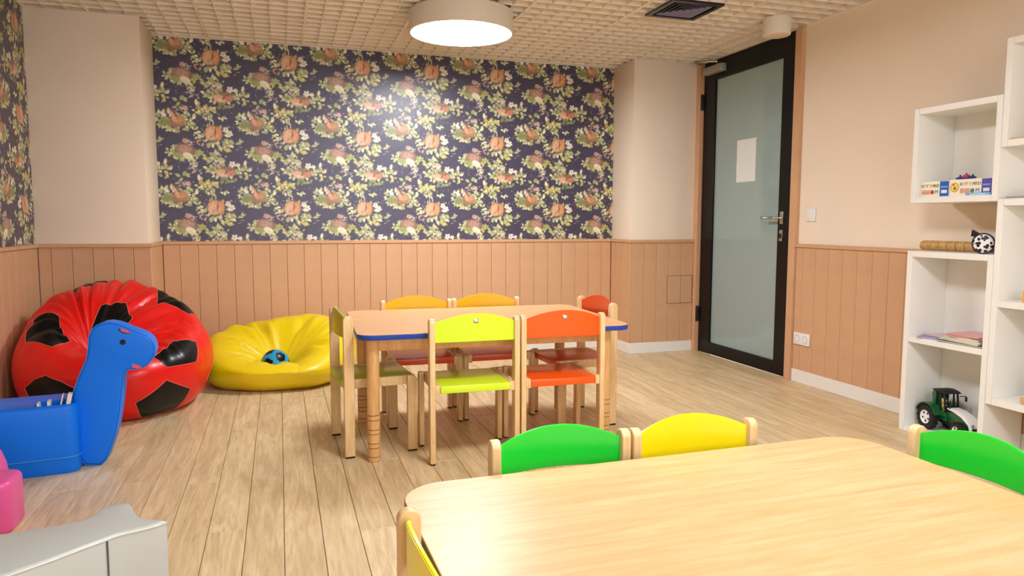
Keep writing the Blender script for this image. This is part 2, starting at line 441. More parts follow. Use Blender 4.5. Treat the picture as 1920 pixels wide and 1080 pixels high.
# ------------------------------------------------------------------ printed floral wallpaper
P_ = 0.54; R_ = 540
def draw_tile():
    rng = random.Random(5)
    img = np.zeros((R_, R_, 3), np.float32)
    def c(h): return np.array(lin(h)[:3], np.float32)
    img[:] = c('#37324c')
    yy, xx = np.mgrid[0:R_, 0:R_].astype(np.float32)
    def ell(cx, cy, rx, ry, ang, col, soft=0.12, leaf=False, alpha=1.0):
        # cx,cy in tile units (y down), rx,ry in tile units, wraps around
        cx = (cx % 1) * R_; cy = (cy % 1) * R_; rx *= R_; ry *= R_
        m = int(max(rx, ry)) + 3
        xs = np.arange(int(cx) - m, int(cx) + m + 1); ys = np.arange(int(cy) - m, int(cy) + m + 1)
        X, Y = np.meshgrid(xs - cx, ys - cy)
        ca, sa = cos(ang), sin(ang)
        u = (X * ca + Y * sa) / rx; v = (-X * sa + Y * ca) / ry
        if leaf: d = np.abs(u) ** 1.6 + np.abs(v) * (1 + .35 * np.abs(u)) ; d = np.maximum(d, np.abs(u))
        else: d = np.sqrt(u * u + v * v)
        a = np.clip((1 - d) / soft, 0, 1)[..., None] * alpha
        col = c(col) if isinstance(col, str) else col
        iy = ys % R_; ix = xs % R_
        sub = img[np.ix_(iy, ix)]
        img[np.ix_(iy, ix)] = sub * (1 - a) + col * a
    GL = ['#b6b98a', '#a0a472', '#c4c29c', '#959a6a', '#b3ae6e', '#cdcaa8', '#9aa37a']
    def leaf(x, y, s, ang, col=None):
        col = col or rng.choice(GL)
        ell(x, y, s * 1.2, s * .74, ang, '#3c3830', .3, True)
        ell(x, y, s * 1.04, s * .60, ang, np.minimum(c(col) * 1.18, .9), .25, True)
        cc = c(col) * 1.35
        ell(x + .15 * s * cos(ang), y + .15 * s * sin(ang), s * .6, s * .22, ang, np.minimum(cc, 1), .5, True, .7)
    def leaves(x, y, rx, ry, n, s=.033, cols=None):
        for i in range(n):
            a = rng.uniform(0, 2 * pi); r = sqrt(rng.uniform(0.05, 1))
            px, py = x + rx * r * cos(a), y + ry * r * sin(a)
            leaf(px, py, s * rng.uniform(.7, 1.25), a + rng.uniform(-.6, .6), rng.choice(cols) if cols else None)
    def dots(x, y, rx, ry, n, s=.007, cols=('#d9cfbf', '#cbb9a4', '#b39a8a')):
        for i in range(n):
            a = rng.uniform(0, 2 * pi); r = sqrt(rng.uniform(0, 1))
            ell(x + rx * r * cos(a), y + ry * r * sin(a), s * rng.uniform(.6, 1.3), s * rng.uniform(.6, 1.3), 0, rng.choice(cols), .4)
    def flower(x, y, s, col='#ded6c6', mid='#b49a55'):
        for i in range(5):
            a = i * 2 * pi / 5 + .3; ell(x + s * .6 * cos(a), y + s * .6 * sin(a), s * .52, s * .4, a, col, .3)
        ell(x, y, s * .28, s * .28, 0, mid, .4)
    # garlands that join the motifs
    for (gx, gy, grx, gry, gn) in ((-.36, .26, .22, .10, 26), (.145, .50, .24, .12, 34), (.52, -.15, .22, .15, 36), (0, .04, .19, .15, 26), (-.02, .34, .10, .10, 16),
                                   (-.10, .70, .15, .07, 16), (-.05, -.22, .05, .10, 8), (.33, .12, .04, .06, 4), (-.26, .45, .04, .06, 5)):
        leaves(gx, gy, grx, gry, gn, .036)
        dots(gx, gy, grx * 1.1, gry * 1.1, 14, .006)
    leaves(-.20, -.03, .05, .13, 11, .03); leaves(-.16, -.32, .04, .10, 7, .026)
    leaves(.17, .15, .08, .10, 8, .045); leaves(.06, .33, .09, .07, 18, .03); dots(.04, .38, .08, .05, 30)
    leaf(.22, .11, .055, .5); leaf(.17, .22, .06, .2, '#b0a860'); leaf(.08, .20, .05, 1.2)
    # motif: round rust coloured clump
    leaves(-.03, .1, .1, .06, 8, .028); dots(-.16, .13, .05, .06, 16, .014, ('#c09a8e', '#b58d80', '#9d8b73'))
    ell(0, 0, .125, .118, .1, '#6b4430', .08); ell(-.02, .0, .098, .108, .1, '#c89c78', .2); ell(.055, 0.0, .056, .1, .1, '#c48a5e', .2)
    ell(.02, -.02, .012, .085, .12, '#6e3f28', .6); ell(-.06, .03, .04, .055, .3, '#d3a98a', .6); ell(-.035, .045, .011, .011, 0, '#241a18', .4)
    ell(-.045, -.125, .007, .035, -.1, '#cfc4b4', .4); ell(.0, -.13, .007, .035, .1, '#cfc4b4', .4)
    flower(.155, -.05, .04); flower(.2, .0, .045); dots(.17, -.08, .05, .03, 10)
    # motif: brown dome with a white front
    bx, by = -.36, .25
    leaves(bx - .14, by + .02, .10, .07, 14, .03); leaves(bx + .18, by + .04, .07, .06, 9, .03, ['#a9ad5a', '#97a052', '#b9b87a'])
    leaves(bx, by + .1, .14, .03, 9, .028)
    ell(bx, by - .01, .15, .105, .15, '#7d5c4a', .25); ell(bx - .01, by - .03, .12, .07, .15, '#a98470', .5)
    ell(bx - .09, by + .05, .09, .05, .2, '#8d9155', .5)
    ell(bx + .03, by + .06, .075, .05, .4, '#ddd6bb', .3); ell(bx + .06, by + .085, .05, .03, .4, '#cfd0a0', .4)
    flower(bx + .0, by - .14, .035, '#c59687', '#a06a55'); dots(bx + .07, by - .12, .05, .04, 18, .009)
    dots(-.28, .44, .05, .10, 34, .010); dots(-.2, .52, .05, .04, 12)
    # motif: wide peach pair
    cx, cy = .145, .52
    leaves(cx - .2, cy - .03, .07, .07, 13, .03); leaves(cx + .22, cy - .0, .10, .09, 18, .032); leaves(cx + .02, cy + .1, .1, .04, 8, .04, ['#7f8a5c', '#70794e'])
    ell(cx + .0, cy - .02, .16, .075, .0, '#7c6a4a', .4); ell(cx - .07, cy + .0, .075, .055, .2, '#c99a7e', .3); ell(cx + .05, cy + .01, .075, .055, -.1, '#b9785c', .3)
    ell(cx - .04, cy + .04, .09, .03, 0, '#d9b898', .6); ell(cx + .05, cy - .035, .03, .018, .2, '#8a4030', .5); ell(cx + .0, cy + .0, .014, .05, .5, '#6b4030', .6)
    flower(cx + .08, cy - .11, .045); flower(cx + .15, cy - .1, .03); ell(cx + .245, cy - .13, .022, .042, .2, '#e0d8b8', .3)
    dots(cx - .1, cy - .12, .08, .04, 22, .009)
    # motif: tall eared clump
    dx, dy = .52, -.17
    leaves(dx - .16, dy - .02, .07, .10, 12, .035); leaves(dx + .18, dy + .02, .08, .13, 18, .036); leaves(dx + .02, dy + .13, .14, .04, 16, .028)
    ell(dx - .12, dy + .04, .075, .07, 0, '#7c8450', .35); ell(dx + .03, dy + .03, .13, .10, -.2, '#8d6a48', .35)
    ell(dx + .02, dy + .0, .07, .05, .9, '#c99273', .35); ell(dx - .03, dy - .07, .02, .085, -.5, '#c89c84', .35); ell(dx + .02, dy - .05, .014, .07, -.65, '#7b4234', .4)
    ell(dx + .07, dy + .01, .07, .07, 0, '#b98a5e', .6); ell(dx - .13, dy - .06, .05, .028, .7, '#e2dcc8', .3)
    flower(dx + .14, dy - .15, .036, '#cfa99e', '#a9776a'); dots(dx + .05, dy - .15, .07, .04, 26, .01, ('#c3a89a', '#cdb9a8', '#8a7a68'))
    # small upright cream bird shape with yellowish leaves
    ex, ey = -.20, .60
    leaves(ex + .13, ey + .08, .10, .045, 13, .034, ['#b5a95c', '#a9a85e', '#c4b878']); leaves(ex + .12, ey + .16, .05, .06, 7, .03)
    leaves(ex - .2, ey - .03, .07, .06, 7, .034); leaves(ex + .3, ey + .2, .06, .04, 4, .03)
    ell(ex, ey, .03, .06, -.15, '#3a3428', .2); ell(ex, ey, .024, .052, -.15, '#ddd0ba', .3); ell(ex + .015, ey + .05, .03, .03, 0, '#b39a4a', .4)
    dots(0, .5, .5, .5, 60, .006)
    nr = np.random.RandomState(3)
    for sc, am in ((6, .16), (15, .14)):
        g = nr.rand(R_ // sc, R_ // sc).astype(np.float32) - .5
        img *= (1 + am * 2 * np.kron(g, np.ones((sc, sc), np.float32)))[..., None] if R_ % sc == 0 else 1
    img = np.minimum(img * 1.22, .9)
    t = img.reshape(135, 4, 135, 4, 3).mean(axis=(1, 3))
    return t
TILE = draw_tile()
def print_mesh(name, w, h, u0, z0, step=0.004):
    """grid of w x h metres in local (x,z); print anchored so that tile origin sits at u0 / z0"""
    nx, nz = int(round(w / step)), int(round(h / step))
    xs = np.arange(nx + 1) * (w / nx); zs = np.arange(nz + 1) * (h / nz)
    X, Z = np.meshgrid(xs, zs)
    co = np.stack([X, np.zeros_like(X), Z], -1).reshape(-1, 3).astype(np.float32)
    i, j = np.meshgrid(np.arange(nx), np.arange(nz)); a = (j * (nx + 1) + i).ravel()
    q = np.stack([a, a + 1, a + nx + 2, a + nx + 1], -1).astype(np.int32)
    me = bpy.data.meshes.new(name); me.vertices.add(len(co)); me.vertices.foreach_set('co', co.ravel())
    me.loops.add(q.size); me.loops.foreach_set('vertex_index', q.ravel()); me.polygons.add(len(q))
    me.polygons.foreach_set('loop_start', np.arange(len(q), dtype=np.int32) * 4)
    me.update(calc_edges=True)
    iu = (np.floor((X - u0) / 0.004).astype(int)) % 135; iv = (np.floor((z0 - Z) / 0.004).astype(int)) % 135
    col = TILE[iv, iu].reshape(-1, 3); col = np.concatenate([col, np.ones((len(col), 1), np.float32)], 1)
    at = me.color_attributes.new('print', 'FLOAT_COLOR', 'POINT'); at.data.foreach_set('color', col.astype(np.float32).ravel())
    return me
mw = bpy.data.materials.new('floral_wallpaper'); mw.use_nodes = True
nt = mw.node_tree; b = nt.nodes['Principled BSDF']; a = nt.nodes.new('ShaderNodeAttribute'); a.attribute_name = 'print'
nt.links.new(a.outputs['Color'], b.inputs['Base Color']); b.inputs['Roughness'].default_value = 0.36; b.inputs['Specular IOR Level'].default_value = 0.75
nn = nt.nodes.new('ShaderNodeTexNoise'); nn.inputs['Scale'].default_value = 220; bp = nt.nodes.new('ShaderNodeBump'); bp.inputs['Strength'].default_value = .12; bp.inputs['Distance'].default_value = .002
tcn = nt.nodes.new('ShaderNodeTexCoord'); nt.links.new(tcn.outputs['Object'], nn.inputs['Vector']); nt.links.new(nn.outputs['Fac'], bp.inputs['Height']); nt.links.new(bp.outputs['Normal'], b.inputs['Normal'])
wp = link('wallpaper', print_mesh('wallpaper', QX0 - PX1, ZC - ZW, -0.442 - PX1, 2.279 - ZW), mw, wb, (PX1, YB - .0015, ZW))
tag(wp, 'dark navy wallpaper printed with leaves, flowers and rust motifs')
wp2 = link('wallpaper', print_mesh('wallpaper', PY - 3.4, ZC - ZW, .15, 2.279 - ZW), mw, wl, (XL + .0015, PY, ZW), (0, 0, -pi/2))
wp3 = link('wallpaper', print_mesh('wallpaper', 3.4 - YF, ZC - ZW, .15, 2.279 - ZW, .012), mw, wl, (XL + .0015, 3.4, ZW), (0, 0, -pi/2))
for o_ in (wp2, wp3): tag(o_, 'dark navy floral wallpaper on the left wall')

# ------------------------------------------------------------------ door
dr = struct(link('door_1', None)); dr.empty_display_size = .1
GY0, GY1, GZ0, GZ1 = 4.352, 5.176, .102, 2.242
dx0, dx1 = XR - .012, XR + .035
bm = bmesh.new()
bm_box(bm, dx0, dx1, DY0 + .006, GY0, .006, 2.398, .002, 1); bm_box(bm, dx0, dx1, GY1, DY1 - .006, .006, 2.398, .002, 1)
bm_box(bm, dx0, dx1, GY0, GY1, .006, GZ0, .002, 1); bm_box(bm, dx0, dx1, GY0, GY1, GZ1, 2.398, .002, 1)
link('leaf_frame', fin(bm, 'leaf_frame', 40), M['black_frame'], dr)
box('glass_pane', XR + .004, XR + .014, GY0 - .005, GY1 + .005, GZ0 - .005, GZ1 + .005, M['glass'], dr)
boxes('door_jamb', [(XR - .004, XR + .1, DY0 - .003, DY0 + .004, 0, 2.4), (XR - .004, XR + .1, DY1 - .004, DY1 + .003, 0, 2.4)], M['black_frame'], dr)
hd = box('rose_plate', dx0 - .008, dx0, 4.288, 4.325, 1.085, 1.175, M['steel'], dr, bev=.006)
link('lever_handle', tube_mesh('lever_handle', [(dx0 - .006, 4.306, 1.13), (dx0 - .04, 4.306, 1.13), (dx0 - .052, 4.318, 1.13), (dx0 - .054, 4.34, 1.13), (dx0 - .054, 4.47, 1.13)], .0095, 10), M['steel'], hd)
ck = box('key_plate', dx0 - .007, dx0, 4.290, 4.325, .965, 1.045, M['steel'], dr, bev=.006)
box('key_cylinder', dx0 - .014, dx0 - .006, 4.300, 4.315, .985, 1.018, M['black'], ck, bev=.002)
cl = box('door_closer', dx0 - .055, dx0, 5.03, 5.29, 2.285, 2.345, M['silver'], dr, bev=.006)
link('closer_arm', tube_mesh('closer_arm', [(dx0 - .03, 5.12, 2.345), (dx0 - .03, 5.12, 2.375), (dx0 - .16, 5.23, 2.378), (dx0 - .05, 5.33, 2.385)], .008, 6), M['steel'], cl)
for z in (2.02, 0.26):
    link('hinge', lathe_mesh('hinge', [(.012, 0), (.014, .004), (.014, .125), (.012, .13)], 12), M['black'], dr, (dx0 - .012, DY1 + .004, z))
tag(dr, 'black framed door with a tall frosted glass pane')
glass_rect = box('glass_rectangle', XR + .0015, XR + .0035, 4.646, 4.882, 1.405, 1.726, mat('white_rectangle', '#e9efe9', .6, noise=.02), dr)  # plain white rectangle just in front of the pane
tag(glass_rect, 'blank white rectangle on the glass')
struct(box('wall_corridor', XR + .5, XR + .55, 3.6, 6.0, 0, 2.5, M['cream']))

# ------------------------------------------------------------------ electrical fittings
def screwless(name, label, cat, y, z, wd, ht, group=None):
    o = empty(name, label, cat, (XR - .001, y, z))
    return o
sw = empty('light_switch', 'white square light switch on the cream wall right of the door', 'switch', (XR - .001, 4.022, 1.147))
box('switch_plate', -.009, 0, -.043, .043, -.043, .043, M['white'], sw, bev=.003)
box('rocker', -.013, -.008, -.024, .024, -.026, .026, M['white'], sw, bev=.002)
so = empty('wall_socket', 'white double power socket on the rose boarding right of the door', 'socket', (XR - .014, 4.05, .305))
box('socket_plate', -.010, 0, -.078, .078, -.041, .041, M['white'], so, bev=.003)
for s in (-1, 1):
    me = lathe_mesh('outlet', [(.026, 0), (.026, .002), (.021, .002), (.019, -.004), (.0, -.004)], 20, cap=False)
    ou = link('outlet', me, mat('outlet_plastic', '#d9d6d0', .4), so, (-.0105, .038 * s, 0), (0, -pi/2, 0))
    for q in (-1, 1): link('pin_hole', lathe_mesh('pin_hole', [(.0028, 0), (.0028, .0012)], 8), M['black'], ou, (0, .0095 * q, -.0042))

# ------------------------------------------------------------------ ceiling lamps, vent
def round_lamp(x, y, label):
    L = empty('ceiling_lamp', label, 'lamp', (x, y, ZC - .14))
    link('lamp_housing', lathe_mesh('lamp_housing', [(.30, .132), (.322, .13), (.325, .126), (.325, .004), (.322, 0), (.316, 0), (.316, .006), (.30, .02), (.02, .03)], 72), M['lamp_body'], L)
    prof = [(.315, .0045), (.314, .003), (.30, .001), (.15, -.001), (.004, -.0015)]
    link('diffuser', lathe_mesh('diffuser', prof[::-1], 72), M['diff'], L)
    return L
round_lamp(1.12, 4.55, 'large round white drum ceiling lamp, lit, in front of the floral wallpaper')
for x, y, lb in ((1.12, 1.75, 'added unseen round drum ceiling lamp above the near table'), (1.12, -.95, 'added unseen round drum ceiling lamp behind the viewpoint')):  # out-of-view lamps added to brighten the room
    round_lamp(x, y, lb)
lp = empty('ceiling_spotlight', 'small cream cylinder fitting on the ceiling near the door top', 'spotlight', (3.10, 4.07, ZC - .11))
link('spot_body', lathe_mesh('spot_body', [(.080, .0), (.086, .004), (.088, .012), (.088, .109)], 40), M['lamp_body'], lp)
link('spot_cover', lathe_mesh('spot_cover', [(.0, -.002), (.07, -.002), (.079, .0), (.079, .004)], 40, cap=False), mat('spot_lens', '#e6d6bd', .35), lp)
vt = empty('ceiling_vent', 'square black ceiling vent with concentric slats near the door', 'vent', (2.415, 4.07, ZC - .014))
boxes('vent_frame', [(-.175, .175, -.175, -.145, 0, .012), (-.175, .175, .145, .175, 0, .012), (-.175, -.145, -.145, .145, 0, .012), (.145, .175, -.145, .145, 0, .012)], mat('vent_black', '#14142a', .35, coat=.2), vt)
for r in (.125, .095, .065, .036):
    vs = []; fs = []
    for (rr, z) in ((r, .001), (r - .016, .010), (r - .018, .010), (r - .002, 0)):
        vs += [(-rr, -rr, z), (rr, -rr, z), (rr, rr, z), (-rr, rr, z)]
    for q in range(4):
        for i in range(4): fs.append((q*4+i, q*4+(i+1) % 4, ((q+1) % 4)*4+(i+1) % 4, ((q+1) % 4)*4+i))
    link('vent_slat', mesh_of('vent_slat', vs, fs), mat('vent_slat_metal', '#77779a', .3, coat=.2), vt)
box('vent_back', -.15, .15, -.15, .15, .011, .0125, M['black'], vt)

# ------------------------------------------------------------------ chairs
def chair_parts(root, W, D, H, sz, cb, cs, td=.047, tw=.026, badge=False):
    # rear posts
    def prof(h, rf, rb, n=6):
        # side outline in (y,z), y 0..td
        p = [(0, .008), (td, .008)]
        for i in range(n + 1):
            a = pi / 2 * i / n; p.append((td - rf + rf * cos(a), h - rf + rf * sin(a)))
        for i in range(n + 1):
            a = pi / 2 + pi / 2 * i / n; p.append((rb + rb * cos(a), h - rb + rb * sin(a)))
        return p
    me_r = prism_mesh('rear_post', prof(H, td * .48, td * .48), 0, tw, .0035, 2, 'x'); me_r.materials.append(M['beech'])
    me_f = prism_mesh('front_leg', prof(sz + .006, td * .55, .003), 0, tw, .0035, 2, 'x'); me_f.materials.append(M['beech'])
    me_t = prism_mesh('foot', [(.003, 0), (td - .003, 0), (td - .003, .009), (.003, .009)], .002, tw - .002, .001, 1, 'x'); me_t.materials.append(M['black'])
    for s in (0, 1):
        x = -W / 2 if s == 0 else W / 2 - tw
        for nm, me, y in (('leg', me_r, -D / 2), ('leg', me_f, D / 2 - td)):
            l = link(nm, me, None, root, (x, y, 0)); link('foot', me_t, None, l)
    xi = W / 2 - tw
    for s in (-1, 1):
        a, b2 = (xi - .022, xi) if s > 0 else (-xi, -xi + .022)
        box('side_rail', a, b2, -D / 2 + .002, D / 2 - .004, sz - .042, sz + .001, M['beech'], root, bev=.002)
    # seat: slightly dished board between the rails
    bm = bmesh.new(); bm_box(bm, -xi + .0225, xi - .0225, -D / 2 - .006, D / 2 - .004, sz - .036, sz - .001, .004, 2)
    link('seat', fin(bm, 'seat', 40), cs, root)
    # curved backrest with arched top
    vs = []; fs = []; n = 22; th = .009
    hb = .088 * (H / .667) * (1.0 if H > .6 else 1.15)
    for i in range(n + 1):
        u = i / n * 2 - 1; x = u * (xi + .004)
        y = -D / 2 + td * .5 - .026 * (1 - u * u)
        zt = H - .022 + .042 * (1 - u * u) * (1 if abs(u) < 2 else 1); zb = H - .022 - hb + .004 * (1 - u * u)
        for (yy, zz) in ((y - th / 2, zb), (y + th / 2, zb), (y + th / 2, zt), (y - th / 2, zt)): vs.append((x, yy, zz))
    for i in range(n):
        for q in range(4): fs.append((i*4+q, i*4+(q+1) % 4, i*4+4+(q+1) % 4, i*4+4+q))
    fs.append((3, 2, 1, 0)); fs.append((n*4, n*4+1, n*4+2, n*4+3))
    bm = bmesh.new(); bm.from_mesh(mesh_of('backrest', vs, fs)); bmesh.ops.recalc_face_normals(bm, faces=bm.faces)
    es = [e for e in bm.edges if len(e.link_faces) == 2 and e.calc_face_angle(0) > 1.2]
    bmesh.ops.bevel(bm, geom=es, offset=.002, segments=2, affect='EDGES')
    br = link('backrest', fin(bm, 'backrest', 40), cb, root)
    if badge:
        box('badge', -.011, .011, -D / 2 + td * .5 - .026 - th / 2 - .0022, -D / 2 + td * .5 - .026 - th / 2 + .001, H - .022, H - .002, M['steel'], br, bev=.0015)
        box('badge', -.007, .007, -D / 2 + td * .5 - .026 - th / 2 - .003, -D / 2 + td * .5 - .026 - th / 2 - .001, H - .016, H - .008, M['white'], br)
def chair(label, x, y, rz, cb, cs, big=True, badge=False, W=None, H=.667):
    r = empty('child_chair', label, 'chair', (x, y, 0), rz)
    if big: chair_parts(r, W or .422, .345, H, .365, cb, cs, badge=badge)
    else: chair_parts(r, W or .40, .30, .525, .26, cb, cs)
    return r
R = radians
chair('light wooden child chair with a lime yellow-green back and seat, its back to the viewer', .835, 3.305, R(-1), M['lime'], M['lime'], badge=True)
chair('light wooden child chair with a bright orange back and seat beside the lime one', 1.268, 3.312, R(-1), M['orange'], M['orange'], badge=True)
chair('wooden child chair with an amber back behind the table, left of the pair', .738, 3.985, R(178), M['amber'], M['redor'], W=.412, H=.650)
chair('wooden child chair with an amber back behind the table, right of the pair', 1.158, 3.990, R(179), M['amber'], M['redor'], W=.412, H=.650)
chair('wooden child chair with a green back and seat, left end of far table', .418, 3.575, R(-85), M['olive'], M['olive'])
chair('wooden child chair with a red-orange back at the right end of the far table', 1.537, 3.700, R(92), M['redor'], M['redor'])
chair('small wooden child chair with a green back beside the yellow one behind near table', .712, 1.665, R(179), M['green'], M['green'], False)
chair('small wooden child chair with a yellow back beside the green one behind the near table', 1.118, 1.655, R(179), M['yellow'], M['yellow'], False)
chair('small wooden child chair with a yellow back at the left end of the near table', .366, 1.225, R(-88), M['yellow'], M['yellow'], False)
chair('small wooden child chair with a green back at the right end of the near table', 1.60, 1.38, R(92), M['green'], M['green'], False)

# ------------------------------------------------------------------ tables
def table(label, x, y, rz, W, D, H, edge, legs, rr=.075, legr=.029):
    r = empty('child_table', label, 'table', (x, y, 0), rz)
    me = prism_mesh('tabletop', round_rect(W - .002, D - .002, rr, 10), H - .024, H, .0015, 1, 'z', 40); link('tabletop', me, M['tabletop'], r)
    # edge band ring
    o = round_rect(W, D, rr, 10); i_ = round_rect(W - .004, D - .004, rr - .002, 10); n = len(o); vs = []; fs = []
    for P, z in ((i_, H - .025), (o, H - .023), (o, H - .003), (i_, H - .0012)):
        vs += [(p[0], p[1], z) for p in P]
    for k in range(4):
        for q in range(n):
            fs.append((k*n+q, k*n+(q+1) % n, ((k+1) % 4)*n+(q+1) % n, ((k+1) % 4)*n+q))
    me = mesh_of('edge_band', vs, fs, True); me.set_sharp_from_angle(angle=.8); link('edge_band', me, edge, r)
    # apron boards between the legs
    (lx0, lx1, ly0, ly1) = legs
    for nm, b_ in (('apron', (lx0 + .02, lx1 - .02, ly0 - .009, ly0 + .009)), ('apron', (lx0 + .02, lx1 - .02, ly1 - .009, ly1 + .009)),
                   ('apron', (lx0 - .009, lx0 + .009, ly0 + .02, ly1 - .02)), ('apron', (lx1 - .009, lx1 + .009, ly0 + .02, ly1 - .02))):
        box(nm, *b_, H - .085, H - .026, M['beech_leg'], r, bev=.002)
    pr_ = [(legr - .003, 0), (legr, .004)]
    for z in (.023, .065, .086, .130, .150, .194, .217):
        pr_ += [(legr, z - .0022), (legr - .0035, z - .0012), (legr - .0035, z + .0012), (legr, z + .0022)]
    pr_ += [(legr, H - .03), (legr - .002, H - .026)]
    me = lathe_mesh('leg', pr_, 28, 25); me.materials.append(M['beech_leg']); me.materials.append(M['groove'])
    for p in me.polygons:
        rad = max(sqrt(me.vertices[i].co.x ** 2 + me.vertices[i].co.y ** 2) for i in p.vertices)
        if rad < legr - .0034 and p.center.z > .01 and p.center.z < H - .1: p.material_index = 1
    for lx in (lx0, lx1):
        for ly in (ly0, ly1): link('leg', me, None, r, (lx, ly, 0))
    return r
table('far child table with beech top, bright blue edge and notched round legs', .992, 3.655, R(-2), 1.325, .93, .597, M['blue_edge'], (-.59, .55, -.385, .29))
table('near child table with beech top and dark blue edge in the right foreground', .955, 1.255, R(1), 1.385, .93, .460, M['navy_edge'], (-.60, .60, -.385, .385), .11)

# ------------------------------------------------------------------ bean bags
def bag_map(d, p):
    """unit direction(s) (N,3) -> positions"""
    sx, sy, sz = d[:, 0], d[:, 1], d[:, 2]
    rho = np.sqrt(sx**2 + sy**2); phi = np.arctan2(sy, sx)
    rx, ry = p['rx'], p['ry']
    Cc = p['c0'] + p['c1'] * np.cos(phi - p['cphi']) + p['c2'] * np.cos(2 * (phi - p['cphi2']))
    k = p.get('kr', .6)
    K = np.sqrt(np.clip(1 - ((rho - k) / (1 - k)) ** 2, 0, 1))
    zo = p['zeq'] + (Cc - p['zeq']) * K
    t = np.clip(rho / k, 0, 1)
    zi = p['dent'] + (Cc - p['dent']) * np.sin(pi / 2 * t) ** p.get('pw', 1.0)
    up = np.where(rho < k, zi, zo)
    q = np.clip((rho - p['rc']) / (1 - p['rc']), 0, 1)
    lo = p['zeq'] * (1 - np.sqrt(np.clip(1 - q * q, 0, 1)))
    z = np.where(sz >= 0, up, lo)
    # wrinkles
    wr = 0
    for (n, ph, tw, am, r0, wd) in p['wr']:
        a = n * phi / 2 + ph + tw * rho + 1.1 * np.sin(2 * phi + ph) + .7 * np.sin(5 * phi + 2 * ph)
        s = np.abs(np.sin(a))
        h = s ** .55 - .62 + .25 * np.sin(2.7 * a)
        wr = wr + am * h * np.exp(-((rho - r0) / wd) ** 2) * (.6 + .4 * np.sin(3 * phi + ph * 3))
    wr = np.where(sz >= 0, wr, wr * np.clip(z / max(p['zeq'], .01), 0, 1) * .5)
    bul = 1 + p.get('lump', .02) * np.sin(5 * phi + 1) + .012 * np.sin(9 * phi + 2 * sz)
    f = np.clip((rho - .75) / .25, 0, 1)
    ox = p.get('dx', 0) * (1 - t) ** 1; oy = p.get('dy', 0) * (1 - t)
    X = p['x'] + sx * rx * bul + sx * wr * f + np.where(sz >= 0, ox, 0)
    Y = p['y'] + sy * ry * bul + sy * wr * f + np.where(sz >= 0, oy, 0)
    Z = np.maximum(z + wr * (1 - f * .8) * np.where(sz >= 0, 1, .2), 0.0)
    return np.stack([X, Y, Z], -1)

def ico_dirs():
    g = (1 + sqrt(5)) / 2; v = []
    for a in (-1, 1):
        for b_ in (-g, g): v += [(0, a, b_), (a, b_, 0), (b_, 0, a)]
    return [Vector(x).normalized() for x in v]

RED = dict(x=-.932, y=4.735, rx=.515, ry=.53, zeq=.27, c0=.545, c1=.175, cphi=pi/2 + .25, c2=.0, cphi2=0, dent=.33, rc=.66, kr=.66, pw=.9,
           dx=-.09, dy=-.19, lump=.008,
           wr=[(12, .4, 2.0, .045, .42, .24), (22, 1.3, -2.5, .030, .58, .26), (8, 2.2, 1.0, .028, .78, .22)])
YEL = dict(x=-.02, y=5.265, rx=.525, ry=.49, zeq=.13, c0=.295, c1=.115, cphi=pi/2 - .25, c2=.025, cphi2=.2, dent=.055, rc=.75, kr=.78, pw=.85,
           dx=.02, dy=-.08, lump=.015,
           wr=[(8, .9, 2.5, .055, .48, .22), (14, 2.3, -3.5, .024, .58, .2), (6, .2, 1.5, .03, .82, .16)])

